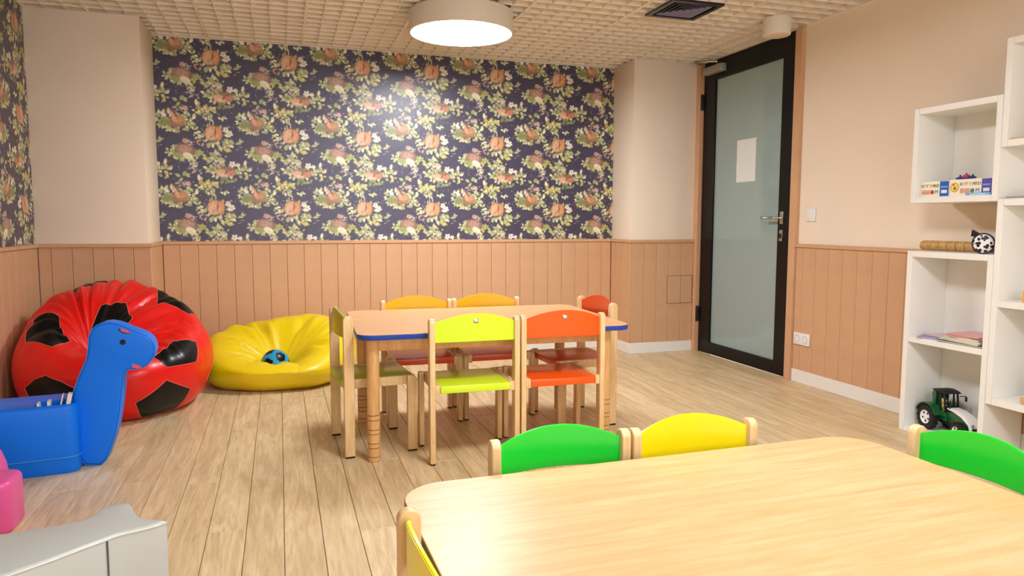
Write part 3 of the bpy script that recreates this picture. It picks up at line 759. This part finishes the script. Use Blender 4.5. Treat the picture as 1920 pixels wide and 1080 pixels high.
def build_bag(root, p, patches, mat_main, mat_patch=None, sub=7, seams=True, rot=None):
    bm = bmesh.new(); bmesh.ops.create_icosphere(bm, subdivisions=sub, radius=1)
    if rot is not None: pass
    masks = []
    for c in patches:
        ang = c[3] if len(c) > 3 else .275; c = Vector(c[:3]).normalized()
        t = c.orthogonal().normalized(); b_ = c.cross(t); pl_ = []
        for i in range(5):
            a = 2 * pi * i / 5 + (atan2(c.y, c.x) * 2)
            e = (t * cos(a) + b_ * sin(a))
            nrm = (e * cos(ang) - c * sin(ang))        # plane through centre
            pl_.append(nrm)
        masks.append((c, pl_))
        for nrm in pl_:
            near = [f for f in bm.faces if f.calc_center_median().dot(c) > .86]
            geom = list({v for f in near for v in f.verts}) + list({e for f in near for e in f.edges}) + near
            bmesh.ops.bisect_plane(bm, geom=geom, plane_co=(0, 0, 0), plane_no=nrm, dist=1e-5)
    bmesh.ops.triangulate(bm, faces=[f for f in bm.faces if len(f.verts) > 3])
    bm.verts.ensure_lookup_table()
    d = np.array([v.co.normalized()[:] for v in bm.verts])
    fidx = []; 
    for f in bm.faces:
        c0 = f.calc_center_median(); k = -1
        for i, (c, pl_) in enumerate(masks):
            if c0.dot(c) > .85 and all(c0.dot(n) < 1e-6 for n in pl_): k = i; break
        fidx.append(k)
    pos = bag_map(d, p)
    for v, q in zip(bm.verts, pos): v.co = q
    faces = [tuple(v.index for v in f.verts) for f in bm.faces]
    bm.free()
    def sub_mesh(k, name):
        used = {}; fs = []
        for f, i in zip(faces, fidx):
            if i != k: continue
            fs.append(tuple(used.setdefault(v, len(used)) for v in f))
        inv = sorted(used, key=lambda v: used[v])
        me = mesh_of(name, [pos[v] for v in inv], fs, True)
        edges = {}
        for f in fs:
            for a, b2 in zip(f, f[1:] + f[:1]): 
                e = (min(a, b2), max(a, b2)); edges[e] = edges.get(e, 0) + 1
        return me, [(e[0], e[1]) for e, n in edges.items() if n == 1], [Vector(pos[v]) for v in inv]
    me, _, _ = sub_mesh(-1, 'shell'); base = Vector(root.location)
    for v in me.vertices: v.co -= base
    link('shell', me, mat_main, root)
    for k in range(len(masks)):
        me, be, pts = sub_mesh(k, 'pentagon_panel')
        if not me.polygons: continue
        for v in me.vertices: v.co -= base
        pp = link('pentagon_panel', me, mat_patch, root)
        if seams and be:
            adj = {}
            for a, b2 in be: adj.setdefault(a, []).append(b2); adj.setdefault(b2, []).append(a)
            st = be[0][0]; loop = [st]; prev = None; cur = st
            while True:
                nx = [x for x in adj[cur] if x != prev]
                if not nx or nx[0] == st or len(loop) > 5000: break
                prev, cur = cur, nx[0]; loop.append(cur)
            ctr = sum((pts[i] for i in loop), Vector()) / len(loop)
            Lp = [pts[i] - base for i in loop]
            if len(Lp) > 6: link('seam', tube_mesh('seam', Lp, .0022, 5, True), M['seam'], pp)
rb = empty('bean_bag', 'large red bean bag with black football panels in the left corner', 'bean bag', (RED['x'], RED['y'], 0))
RED_PATCH = [(-.59, -.34, .74), (.08, .17, .98, .16), (.74, -.56, .36), (.58, -.70, -.42), (.62, .46, .64), (-.46, -.86, -.22), (-.42, .64, .64), (.95, .25, -.3), (-.95, .1, -.3)]
build_bag(rb, RED, RED_PATCH, M['red_vinyl'], M['black_vinyl'])
yb = empty('bean_bag', 'slumped plain yellow bean bag against the back wall boarding', 'bean bag', (YEL['x'], YEL['y'], 0))
build_bag(yb, YEL, [], M['yellow_vinyl'])
# small ball lying in the yellow bag
ball = empty('toy_football', 'small blue and black toy football lying in the yellow bean bag', 'ball', (-.05, 5.10, .142))
def ball_parts(root, r, m1, m2):
    bm = bmesh.new(); bmesh.ops.create_icosphere(bm, subdivisions=4, radius=r)
    dirs = ico_dirs(); ra = Matrix.Rotation(.5, 3, 'X') @ Matrix.Rotation(.9, 3, 'Z')
    dirs = [ra @ d for d in dirs]
    A, B = [], []
    for f in bm.faces:
        c = f.calc_center_median().normalized(); (B if max(c.dot(d) for d in dirs) > .93 else A).append([v.co.copy() for v in f.verts])
    bm.free()
    for nm, L_, m in (('shell', A, m1), ('panels', B, m2)):
        vs = []; fs = []; dd = {}
        for f in L_:
            t = []
            for v in f:
                k = (round(v.x, 6), round(v.y, 6), round(v.z, 6))
                if k not in dd: dd[k] = len(vs); vs.append(v)
                t.append(dd[k])
            fs.append(tuple(t))
        link(nm, mesh_of(nm, vs, fs, True), m, root)
ball_parts(ball, .092, mat('sky_blue_ball', '#1f9ccb', .4), M['black_vinyl'])

# ------------------------------------------------------------------ blue animal bench with storage box
bl = empty('animal_bench', 'blue padded animal-shaped bench with storage box and long neck at left', 'foam seat', (-.9, 3.6, 0))
def rr_box_shell(W, D, r, h, hole=None):
    return round_rect(W, D, r, 8)
bz = .303
# body: rounded box with a storage well near the neck
body_pts = round_rect(.60, .27, .05, 8)
bm = bmesh.new()
hole_pts = round_rect(.150, .10, .02, 4); hx, hy = .212, -.062
hole_pts = [(p[0] + hx, p[1] + hy) for p in hole_pts]
def ring(pts, z): return [bm.verts.new((p[0], p[1], z)) for p in pts]
ins = round_rect(.576, .246, .04, 8)
o0 = ring(round_rect(.59, .26, .046, 8), 0); o1 = ring(body_pts, .012); o2 = ring(body_pts, bz - .018); o3 = ring(round_rect(.593, .263, .048, 8), bz - .005); o4 = ring(ins, bz)
def strip(a, b_):
    n = len(a)
    for i in range(n): bm.faces.new((a[i], a[(i+1) % n], b_[(i+1) % n], b_[i]))
for a_, b_ in ((o0, o1), (o1, o2), (o2, o3), (o3, o4)): strip(a_, b_)
bm.faces.new(o0[::-1])
h0 = ring(hole_pts, bz); h1 = ring(hole_pts, bz - .14); strip(h0[::-1], h1[::-1]); bm.faces.new(h1)
eds = [bm.edges.get((o4[i], o4[(i+1) % len(o4)])) for i in range(len(o4))] + [bm.edges.get((h0[i], h0[(i+1) % len(h0)])) for i in range(len(h0))]
bmesh.ops.triangle_fill(bm, edges=eds, use_beauty=True, use_dissolve=False)
bmesh.ops.recalc_face_normals(bm, faces=bm.faces)
RB = R(8); BC = (-.275, .018)      # body centre in local coordinates of the bench
bod = link('body', fin(bm, 'body', 50), M['blue_foam'], bl, (BC[0], BC[1], 0), (0, 0, RB))
link('piping', tube_mesh('piping', [(p[0], p[1], .072) for p in round_rect(.602, .272, .051, 6)], .0035, 6, True), M['blue_seam'], bod)
NK = [(-0.872, 0.027), (-0.856, 0.006), (-0.799, 0.0), (-0.773, 0.022), (-0.741, 0.107), (-.725, .165), (-0.710, 0.239), (-.698, .32), (-0.688, 0.40), (-.682, .420), (-0.668, 0.43), (-.64, .43),
      (-0.612, 0.434), (-.59, .446), (-0.573, 0.464), (-.560, .487), (-0.555, 0.51), (-0.556, .535), (-.566, .562), (-0.588, 0.585), (-.62, .602), (-0.656, 0.618), (-.68, .632), (-0.708, 0.643),
      (-0.735, 0.649), (-.76, .647), (-0.788, 0.636), (-.806, .618), (-0.818, 0.59), (-.822, .555), (-0.827, 0.512), (-.836, .478), (-0.853, 0.442), (-.874, .39), (-0.893, 0.338), (-.902, .27), (-0.906, 0.195), (-.908, .12), (-0.902, 0.055)]
NK = [(x + .9, z) for x, z in NK]
me = prism_mesh('neck_and_head', NK, -.004, .11, .014, 4, 'y', 60)
nk = link('neck_and_head', me, M['blue_foam'], bl, (0, 0, 0))
link('piping', tube_mesh('piping', [(p[0] + 0.0, .000, p[1]) for p in NK], .0022, 5, True), M['blue_seam'], nk)
def decal(name, pts, m, parent, y=-.0055, t=.0012):
    me = prism_mesh(name, pts, y, y + t + .001, 0, 1, 'y'); return link(name, me, m, parent)
ey = [(.9 - .684 + .0125 * cos(a * pi / 8), .557 + .0125 * sin(a * pi / 8)) for a in range(16)]
decal('eye', ey, M['black'], nk)
decal('eyelid', [(.207, .604), (.214, .618), (.235, .611), (.252, .597), (.235, .597)], M['pink_cheek'], nk)
decal('eyelash', [(.200, .622), (.207, .606), (.225, .596), (.255, .594), (.226, .600), (.211, .608), (.206, .617)], M['black'], nk, -.0062)
decal('mouth', [(.252, .438), (.249, .456), (.268, .452), (.290, .440), (.272, .434)], M['pink_cheek'], nk, -.0055)
# white books standing in the storage box
cb_, sb_ = cos(RB), sin(RB)
def in_box(x, y): return (-.9 + BC[0] + x * cb_ - y * sb_, 3.6 + BC[1] + x * sb_ + y * cb_)
M['navy_cover'] = mat('navy_cover', '#14308c', .4)
for i, (x, y, wd, h, tilt, lb) in enumerate(((.232, -.085, .020, .182, 13, 'thick white book standing in the blue bench, nearest the neck'),
        (.204, -.085, .005, .180, 13, 'thin white booklet standing in the blue bench next to the thick book'),
        (.186, -.085, .012, .152, 2, 'white booklet sticking up at the middle of the blue storage box'),
        (.166, -.085, .010, .146, -6, 'pale booklet leaning left in the blue storage box'))):
    px, py = in_box(x, y)
    bk_ = empty('book', lb, 'book', (px, py, bz - .135), RB, group='books in the blue bench')
    c1 = box('pages', -wd/2 + .001, wd/2 - .001, -.018, .017, .001, h - .001, M['paper'], bk_, rot=(0, R(tilt), 0))
    c2 = boxes('cover', [(-wd/2, -wd/2 + .0012, -.020, .018, 0, h), (wd/2 - .0012, wd/2, -.020, .018, 0, h), (-wd/2, wd/2, .018, .020, 0, h)], M['navy_cover'] if i == 0 else M['white'], bk_)
    c2.rotation_euler = (0, R(tilt), 0)

# pink foam seat at the left edge
pk = empty('animal_bench', 'pink padded foam seat with a rounded back, cut by the left edge', 'foam seat', (-1.225, 3.08, 0))
me = prism_mesh('body', round_rect(.42, .19, .05, 8), 0, .188, .02, 4, 'z', 60)
link('body', me, M['pink_foam'], pk, (0.093, -.125, 0), (0, 0, 0))
pts = [(-.10, .16)]
pts = [(-.10, .0), (.225, .0), (.228, .12), (.22, .19), (.205, .235), (.18, .27), (.15, .30), (.11, .325), (.06, .335), (0, .33), (-.05, .31), (-.09, .27)]
link('neck_and_head', prism_mesh('neck_and_head', [(p[0], p[1]) for p in pts], -.026, .055, .014, 3, 'y', 60), M['pink_foam'], pk, (0, 0, 0))

# grey whale-tail foam seat in the foreground
wh = empty('foam_seat', 'grey padded foam seat with a whale-tail end in the left foreground', 'foam seat', (-.6, 1.95, 0))
top = [(-1.45, 1.60), (-1.2, 1.565), (-.95, 1.59), (-.75, 1.66), (-.583, 1.732), (-.501, 1.796), (-.45, 1.842), (-.418, 1.868), (-.400, 1.886), (-.378, 1.899), (-.34, 1.912), (-.31, 1.925), (-.29, 1.942),
       (-.315, 1.958), (-.340, 1.972), (-.362, 1.994), (-.378, 2.03), (-.388, 2.065), (-.400, 2.098), (-.425, 2.101), (-.452, 2.093), (-.468, 2.065), (-.474, 2.035), (-.490, 2.008), (-.54, 1.993), (-.60, 1.983), (-.68, 1.974), (-.85, 1.965), (-1.1, 1.97), (-1.45, 1.99)]
top = [(x + .6, y - 1.95) for x, y in top]
GH = .35
me = prism_mesh('body', top, 0.0, GH, .008, 3, 'z', 60); bdy = link('body', me, M['grey_foam'], wh)
link('piping', tube_mesh('piping', [(p[0], p[1], GH - .006) for p in top[:13]], .003, 6), M['grey_pipe'], bdy)
link('seam', tube_mesh('seam', [(.190, -.075 - .001, z) for z in (0.01, .12, .25, .34)], .0022, 5), mat('dark_stitch', '#5c625f', .6), bdy)
belly = [(-.08, .034), (-.25, .026), (-.5, .031), (-.85, .05), (-.85, .10), (-.5, .088), (-.25, .072), (-.1, .046)]
link('belly_panel', prism_mesh('belly_panel', belly[::-1], 0, GH - .004, .004, 2, 'z', 60), M['white'], wh)

# ------------------------------------------------------------------ wall shelving
SX0, SX1 = 3.121, 3.368; t = .030
def cube_unit(label, y0, y1, z0, z1, shelves=(), group='white box shelves on the right wall'):
    r = empty('shelf_unit', label, 'shelf', (SX0, y0, z0), group=group)
    W_, H_, Dp = y1 - y0, z1 - z0, SX1 - SX0
    w_ = M['white_shelf']; e = .0008
    box('side_panel', 0, Dp, 0, t - e, 0, H_, w_, r, bev=.001, seg=1); box('side_panel', 0, Dp, W_ - t + e, W_, 0, H_, w_, r, bev=.001, seg=1)
    box('top_panel', 0, Dp, t, W_ - t, H_ - t, H_, w_, r, bev=.001, seg=1); box('bottom_panel', 0, Dp, t, W_ - t, 0, t, w_, r, bev=.001, seg=1)
    box('back_panel', Dp - .006, Dp - .001, t, W_ - t, t, H_ - t, w_, r)
    for s in shelves: box('shelf_board', .001, Dp - .006, t, W_ - t, s - z0 - t, s - z0, w_, r, bev=.001, seg=1)
    return r
cube_unit('low white two-compartment shelf unit standing on the floor by the tractor', 2.492, 2.972, .001, .952, (.508,))
cube_unit('small square white wall box shelf holding the picture-block boxes', 2.492, 2.972, 1.198, 1.676)
cube_unit('tall white two-compartment wall shelf at the right edge, lower one', 2.010, 2.490, .258, 1.206, (.744,))
cube_unit('uppermost square white wall box shelf at the top right edge', 2.010, 2.490, 1.440, 1.920)
cube_unit('narrow white floor shelf base below the lower right unit', 1.52, 2.0, .001, .952, (.508,))

# boxed block sets
zb = 1.198 + t
M['box_cream'] = mat('cream_card', '#f6efd2', .5, noise=.01); M['box_blue'] = mat('blue_card', '#1560b8', .45)
M['violet'] = mat('violet_card', '#5a4aa8', .45); M['pale_blue'] = mat('pale_blue_card', '#7fb6ea', .5)
COLS = [mat('print_' + n, h, .5) for n, h in (('green', '#4f8a72'), ('grey', '#8a8f96'), ('ochre', '#dfae4c'), ('blue', '#3f77a8'), ('orange', '#e79a5a'), ('rose', '#e07a72'), ('amber', '#e0913f'), ('red', '#c93038'))]
def flat_on_box(name, me, m, parent, x, y, z):
    return link(name, me, m, parent, (x, y, z), (pi/2, 0, -pi/2))
def block_box(label, y_far, y_near, h, txt, end_col, emblem):
    W_ = y_far - y_near
    r = empty('block_box', label, 'box', (SX0 + .03, y_near, zb), group='boxed wooden block sets in the square wall shelf')
    bd = box('carton', 0, .09, 0, W_, 0, h, M['box_cream'], r, bev=.001, seg=1)
    box('end_panel', -.0012, .001, .002, .052, .002, h - .002, end_col, r)
    box('end_label', -.002, 0, .011, .043, h * .22, h * .42, M['white'], r); box('end_label', -.002, 0, .008, .046, h * .58, h * .66, M['pale_blue'], r)
    x = -.001; n = len(txt); ys = W_ - .014; wrd = .100
    if emblem: ys = W_ - .062; wrd = .108
    for i, ch in enumerate(txt):
        if ch == ' ': continue
        flat_on_box('letter', text_mesh(ch, .0215), COLS[i % 7], r, x, ys - i * wrd / n, h * .70)
    for i in range(4):
        yy = ys - i * wrd / 4 - .008
        if i == 2: 
            flat_on_box('print_mark', lathe_mesh('print_mark', [(.0105, -.0004), (.0105, .0004)], 14), COLS[7] if not emblem else COLS[0], r, x, yy, h * .3)
        elif i == 3:
            flat_on_box('letter', text_mesh('M', .026), COLS[3], r, x, yy, h * .3)
        else:
            bm = bmesh.new(); 
            for (u0_, u1_, v0_, v1_) in ((-.011, .011, .008, .011), (-.011, .011, -.011, -.008), (-.011, -.008, -.008, .008), (.008, .011, -.008, .008), (-.0015, .0015, -.008, .008), (-.008, .008, -.0015, .0015)):
                bm_box(bm, u0_, u1_, v0_, v1_, -.0004, .0004)
            flat_on_box('print_mark', fin(bm, 'print_mark'), COLS[5], r, x, yy, h * .3)
    if emblem:
        flat_on_box('emblem', lathe_mesh('emblem', [(.023, -.0006), (.023, .0006)], 28), COLS[6], r, x, W_ - .028, h * .52)
        flat_on_box('emblem', lathe_mesh('emblem', [(.019, -.0006), (.019, .0012)], 28), mat('emblem_yellow', '#f2d65a', .5), r, x, W_ - .028, h * .52)
        flat_on_box('emblem', lathe_mesh('emblem', [(.008, -.0006), (.008, .0018)], 16), COLS[0], r, x, W_ - .031, h * .46)
        flat_on_box('emblem', lathe_mesh('emblem', [(.005, -.0006), (.005, .0018)], 12), COLS[7], r, x, W_ - .023, h * .68)
    return r
block_box('cream box of wooden blocks with a dark blue end, left one in the wall shelf', 2.940, 2.772, .078, "KITY'S WOOD", M['box_blue'], False)
block_box('cream box of wooden blocks with a round yellow emblem and violet end', 2.769, 2.545, .080, "KITY'S WOOD", M['violet'], True)
ty = empty('flat_package', 'pale blue flat packet lying in front of the boxes in the wall shelf', 'packet', (SX0 + .004, 2.535, zb))
box('packet', 0, .022, 0, .125, 0, .012, M['pale_blue'], ty, bev=.003); box('stripe', -.0004, .001, .02, .1, .003, .006, M['white'], ty)
# little toy lying on the boxes
tp = empty('toy_train', 'tiny dark blue and red toy vehicle lying on top of the block boxes', 'toy', (SX0 + .065, 2.71, zb + .081))
link('hull', tube_mesh('hull', [(0, -.052, .006), (0, -.04, .008), (0, 0, .009), (0, .04, .008), (0, .06, .005)], [.003, .007, .008, .007, .002], 8), M['navy_cover'], tp)
box('cabin', -.008, .008, -.012, .014, .006, .022, COLS[7], tp, bev=.002)
link('knob', lathe_mesh('knob', [(.004, 0), (.006, .004), (.004, .009)], 10), mat('magenta_knob', '#c0306a', .4), tp, (0, 0, .021))
for s in (-1, 1): link('peg', lathe_mesh('peg', [(.003, 0), (.0045, .006), (.003, .011)], 8), M['navy_cover'], tp, (0, .034 * s, .012))

# rain stick and spotted drum on top of the low unit
bs = empty('rain_stick', 'segmented light wooden rain stick lying on the rail above the low shelf', 'instrument', (3.275, 2.66, .953 + .026))
pr_ = [(.019, -.06), (.024, -.055)]
for i in range(8):
    z0_ = -.05 + i * .05
    pr_ += [(.0255, z0_), (.0255, z0_ + .044), (.022, z0_ + .046), (.022, z0_ + .049)]
pr_ += [(.0255, .352), (.023, .362), (.015, .366)]
link('tube', lathe_mesh('tube', pr_, 20, 30), wood('bamboo', '#d3a868', '#b88848', .45, (6, 6, 30), .3, 4), bs, (0, 0, 0), (-pi/2, 0, 0))
ta = empty('spotted_bag', 'small black and white cow-spotted round drum beside the rain stick', 'instrument', (3.165, 2.575, .953), R(20))
mc = bpy.data.materials.new('cow_spots'); mc.use_nodes = True; nt = mc.node_tree; b = nt.nodes['Principled BSDF']
tcn = nt.nodes.new('ShaderNodeTexCoord'); vo = nt.nodes.new('ShaderNodeTexVoronoi'); vo.inputs['Scale'].default_value = 62
nt.links.new(tcn.outputs['Object'], vo.inputs['Vector']); rp = nt.nodes.new('ShaderNodeValToRGB'); rp.color_ramp.interpolation = 'CONSTANT'
rp.color_ramp.elements[0].color = (.008, .008, .012, 1); rp.color_ramp.elements[1].position = .46; rp.color_ramp.elements[1].color = (.85, .85, .85, 1)
nt.links.new(vo.outputs['Distance'], rp.inputs['Fac']); nt.links.new(rp.outputs['Color'], b.inputs['Base Color']); b.inputs['Roughness'].default_value = .5
link('drum_body', lathe_mesh('drum_body', [(.02, -.03), (.038, -.027), (.045, -.018), (.047, 0), (.045, .018), (.038, .027), (.02, .03)], 28, 60), mc, ta, (0, 0, .0475), (0, pi/2, 0))
link('drum_rim', tube_mesh('drum_rim', [(-.018, .047 * cos(a * pi / 12), .0485 + .047 * sin(a * pi / 12)) for a in range(24)], .0035, 6, True), M['black'], ta)
link('bow', prism_mesh('bow', [(.018, .092), (.055, .112), (.058, .082), (.036, .078)], -.012, .012, .003, 2, 'x', 60), M['black'], ta)

# magazines on the low unit's shelf
zs = .509
mags = [('bottom black and white magazine in the pile on the low shelf', '#15151a', 3.225, 2.652, .20, .235, .008, 4), ('cream magazine near the bottom of the pile on the low shelf', '#efe9d2', 3.230, 2.660, .19, .22, .007, -3),
        ('pale grey-green magazine in the middle of the pile on the low shelf', '#dfe0cd', 3.232, 2.655, .19, .205, .007, 2), ('beige magazine in the upper part of the pile on the low shelf', '#d9bfa0', 3.235, 2.645, .18, .17, .010, -2),
        ('pink and red magazine near the top of the pile on the low shelf', '#d8767c', 3.235, 2.64, .18, .19, .006, 5), ('topmost pale pink magazine of the pile on the low shelf', '#e2a4a2', 3.232, 2.645, .17, .18, .006, -4)]
zz = zs
for lb, colr, x, y, w_, l_, h, a in mags:
    mg = empty('magazine', lb, 'magazine', (x, y, zz), R(a), group='magazines piled on the low shelf')
    box('pages', -w_/2 + .003, w_/2 - .002, -l_/2 + .002, l_/2 - .003, .001, h - .001, M['paper'], mg)
    boxes('cover', [(-w_/2, w_/2, -l_/2, l_/2, 0, .0012), (-w_/2, w_/2, -l_/2, l_/2, h - .0012, h)], mat('magazine_cover', colr, .35), mg)
    zz += h + .0004
for lb, colr, x, y, w_, l_, h, a, z in (('lavender booklet lying flat at the left end of the low shelf', '#8f8cc8', 3.20, 2.836, .13, .155, .006, 25, zs), ('pink booklet lying on the lavender one on the low shelf', '#dcb4c6', 3.24, 2.830, .12, .14, .006, -8, zs + .0075)):
    mg = empty('booklet', lb, 'booklet', (x, y, z), R(a), group='booklets left of the magazine pile')
    box('pages', -w_/2 + .003, w_/2 - .002, -l_/2 + .002, l_/2 - .003, .001, h - .001, M['paper'], mg)
    boxes('cover', [(-w_/2, w_/2, -l_/2, l_/2, 0, .0012), (-w_/2, w_/2, -l_/2, l_/2, h - .0012, h)], mat('booklet_cover', colr, .35), mg)

# objects on the right-hand shelves
bkk = empty('letter_block', 'orange square block with a red letter at the right edge shelf', 'block', (3.185, 2.325, .745))
box('cube', -.03, .03, -.045, .045, 0, .052, mat('orange_block', '#f7a81c', .4), bkk, bev=.002)
flat_on_box('letter', text_mesh('a', .045), COLS[7], bkk, -.0305, .026, .027); flat_on_box('letter', text_mesh('b', .045), COLS[7], bkk, -.0305, -.012, .027)
wt = empty('wooden_stand', 'wooden stand with a blue glass panel at the right edge shelf', 'toy', (3.19, 2.285, .289))
box('base', -.04, .04, -.09, .06, 0, .028, M['beech_leg'], wt, bev=.002)
box('panel', -.006, .006, -.085, .03, .028, .17, mat('blue_panel', '#2b6ba0', .2), wt, bev=.002)
fb = empty('flat_board', 'thin brown board lying in the uppermost wall shelf', 'board', (3.23, 2.26, 1.471))
box('sheet', -.095, .10, -.2, .195, 0, .006, M['beech_leg'], fb); box('clip', -.09, -.07, .06, .10, .006, .012, M['groove'], fb, bev=.001)
dk = empty('toy_car', 'small black toy on the glass tray at the right edge', 'toy', (3.19, 2.30, 1.218))
box('toy_body', -.03, .03, -.05, .05, .008, .032, M['black'], dk, bev=.004); box('toy_roof', -.02, .02, -.03, .03, .031, .046, M['black'], dk, bev=.004)
for sx in (-1, 1):
    for sy in (-1, 1): link('wheel', lathe_mesh('wheel', [(.011, -.004), (.011, .004)], 14), M['black'], dk, (.027 * sx, .03 * sy, .011), (0, pi/2, 0))
gt = empty('glass_tray', 'thin pale tray with a low lip on top of the right wall shelf', 'tray', (3.245, 2.25, 1.2065))
box('tray_base', -.11, .10, -.21, .21, 0, .004, M['white'], gt, bev=.001)
boxes('tray_lip', [(-.112, -.108, -.21, .21, .003, .011), (.098, .102, -.21, .21, .003, .011), (-.11, .10, .206, .21, .003, .011), (-.11, .10, -.21, -.206, .003, .011)], M['silver'], gt)

# ------------------------------------------------------------------ toy tractor
tg = mat('tractor_green', '#0c5a2c', .3, coat=.3); tk = mat('tyre_rubber', '#0d0e10', .65, noise=.1); tw_ = M['white']
tc_ = empty('toy_tractor', 'green and white toy tractor with black tyres in the low shelf', 'toy tractor', (3.232, 2.752, .0315), R(-11))
def y_prism(name, pts, x0, x1, m, bev=.003, parent=tc_): return link(name, prism_mesh(name, pts, x0, x1, bev, 2, 'x', 50), m, parent)
y_prism('chassis', [(-.15, .035), (.13, .045), (.13, .075), (.02, .08), (-.15, .07)], -.022, .022, M['black'])
y_prism('engine_cover', [(-.160, .05), (-.01, .06), (.0, .115), (-.04, .116), (-.10, .104), (-.145, .083), (-.163, .062)], -.029, .029, tg)
y_prism('bonnet', [(-.168, .056), (-.160, .056), (-.152, .078), (-.105, .106), (-.045, .121), (-.005, .125), (-.005, .132), (-.05, .130), (-.108, .115), (-.158, .088)], -.034, .034, tw_)
y_prism('grille', [(-.171, .058), (-.165, .058), (-.165, .068), (-.171, .068)], -.022, .022, M['black'], .001)
for s in (-1, 1): link('headlamp', lathe_mesh('headlamp', [(.0, .003), (.006, .002), (.008, 0), (.008, -.004)], 12, cap=False), M['steel'], tc_, (.017 * s, -.166, .080), (pi/2, 0, 0))
y_prism('cab_floor', [(.0, .06), (.11, .06), (.125, .11), (.0, .11)], -.033, .033, tg)
for s in (-1, 1):
    x0, x1 = (.033, .040) if s > 0 else (-.040, -.033)
    bm_pts = [(.0, .085), (.065, .085), (.09, .115), (.10, .19), (.085, .205), (.075, .205), (.078, .14), (.045, .105), (.0, .105)]
    y_prism('cab_side', bm_pts, x0, x1, tg, .001)
    y_prism('pillar_post', [(-.002, .105), (.006, .105), (.020, .202), (.012, .202)], x0, x1, M['black'], .001)
    y_prism('pillar_post', [(.034, .105), (.040, .105), (.044, .202), (.038, .202)], x0, x1, M['black'], .001)
    # mudguard over the rear wheel
    arc = [(.095 + .078 * cos(a), .062 + .078 * sin(a)) for a in [R(d) for d in range(20, 161, 14)]]
    arc += [(.095 + .072 * cos(a), .062 + .072 * sin(a)) for a in [R(d) for d in range(160, 19, -14)]]
    y_prism('mudguard', arc, .036 if s > 0 else -.078, .078 if s > 0 else -.036, tg, 0)
    for nm, y, r_, x, wd in (('rear_wheel', .095, .062, .062, .034), ('front_wheel', -.115, .043, .056, .028)):
        prf = [(r_ * .54, -wd/2 * .6), (r_ * .60, -wd/2), (r_ * .93, -wd/2), (r_, -wd/2 * .7), (r_, wd/2 * .7), (r_ * .93, wd/2), (r_ * .60, wd/2), (r_ * .54, wd/2 * .6)]
        wh_ = link(nm, lathe_mesh(nm, prf, 36, 35, cap=False), tk, tc_, (x * s, y, r_ + .0), (0, pi/2, 0))
        link('rim', lathe_mesh('rim', [(0, -wd*.42), (r_*.2, -wd*.42), (r_*.25, -wd*.3), (r_*.45, -wd*.3), (r_*.57, -wd*.48), (r_*.57, wd*.48), (r_*.45, wd*.3), (r_*.25, wd*.3), (r_*.2, wd*.42), (0, wd*.42)], 24, 30, cap=False), tw_, wh_)
        bm = bmesh.new()
        for q in range(16):
            a = q * 2 * pi / 16
            bm_box(bm, -.004, .0025, -r_*.06, r_*.06, -wd*.48, wd*.48, M=Matrix.Rotation(a, 4, 'Z') @ Matrix.Translation((r_, 0, 0)))
        tr_ = link('tread', fin(bm, 'tread'), tk, wh_)
        bm = bmesh.new()
        for q in range(5):
            a = q * 2 * pi / 5
            bm_box(bm, -.005, .005, -.004, .004, -wd*.36, wd*.36, M=Matrix.Rotation(a, 4, 'Z') @ Matrix.Translation((r_*.36, 0, 0)))
        link('rim_holes', fin(bm, 'rim_holes'), M['black'], wh_)
    mr_ = link('mirror', prism_mesh('mirror', [(-.025, .165), (-.012, .165), (-.012, .190), (-.025, .190)], .058 * s - .002, .058 * s + .002, .001, 1, 'x'), M['black'], tc_)
    link('mirror_arm', tube_mesh('mirror_arm', [(.036 * s, .0, .188), (.058 * s, -.018, .192), (.058 * s, -.018, .188)], .002, 5), M['black'], mr_)
y_prism('roof', [(.005, .200), (.098, .205), (.088, .213), (.05, .217), (.012, .212), (-.008, .203)], -.043, .043, M['black'], .002)
y_prism('rear_frame', [(.094, .11), (.103, .11), (.104, .19), (.096, .205), (.09, .205), (.096, .19)], -.034, .034, tg, .001)
y_prism('dashboard', [(-.004, .105), (.018, .105), (.010, .138), (-.004, .132)], -.03, .03, M['black'], .001)
link('exhaust', tube_mesh('exhaust', [(-.03, -.02, .12), (-.03, -.02, .17)], .003, 6), M['black'], tc_)
dv = empty('toy_driver', 'tiny yellow-haired toy driver sitting in the tractor cab', 'toy figure', (3.232, 2.806, .1425), R(-11))
drv = lathe_mesh('torso', [(.008, 0), (.013, .004), (.013, .018), (.010, .026), (.006, .029)], 16, 60); link('torso', drv, mat('yellow_shirt', '#d8c430', .5), dv)
hdm = lathe_mesh('head', [(.002, .027), (.010, .029), (.0135, .036), (.0135, .042), (.010, .049), (.002, .052)], 18, 60); hh = link('head', hdm, mat('skin_plastic', '#f0c8a8', .5), dv)
link('hair', lathe_mesh('hair', [(.0145, .039), (.0155, .045), (.012, .053), (.004, .0565), (.0, .057)], 18, 60, cap=False), mat('blond_hair', '#e8d488', .5), hh)
for s in (-1, 1):
    link('arm', tube_mesh('arm', [(.012 * s, 0, .024), (.018 * s, -.008, .014), (.012 * s, -.02, .012)], .0035, 6), mat('yellow_sleeve', '#d8c430', .5), dv)
    link('leg', tube_mesh('leg', [(.006 * s, 0, .005), (.007 * s, -.018, .004), (.007 * s, -.022, -.012)], .004, 6), M['white'], dv)
    link('eye', lathe_mesh('eye', [(.0, .0), (.0017, .0), (.0017, .0012)], 8, cap=False), M['black'], hh, (-.0128, -.001 + .0045 * s, .0415), (0, -pi/2, 0))
link('nose', lathe_mesh('nose', [(.002, 0), (.0022, .002), (.001, .004)], 8), mat('nose_plastic', '#e0a888', .5), hh, (-.0130, -.001, .037), (0, -pi/2, 0))
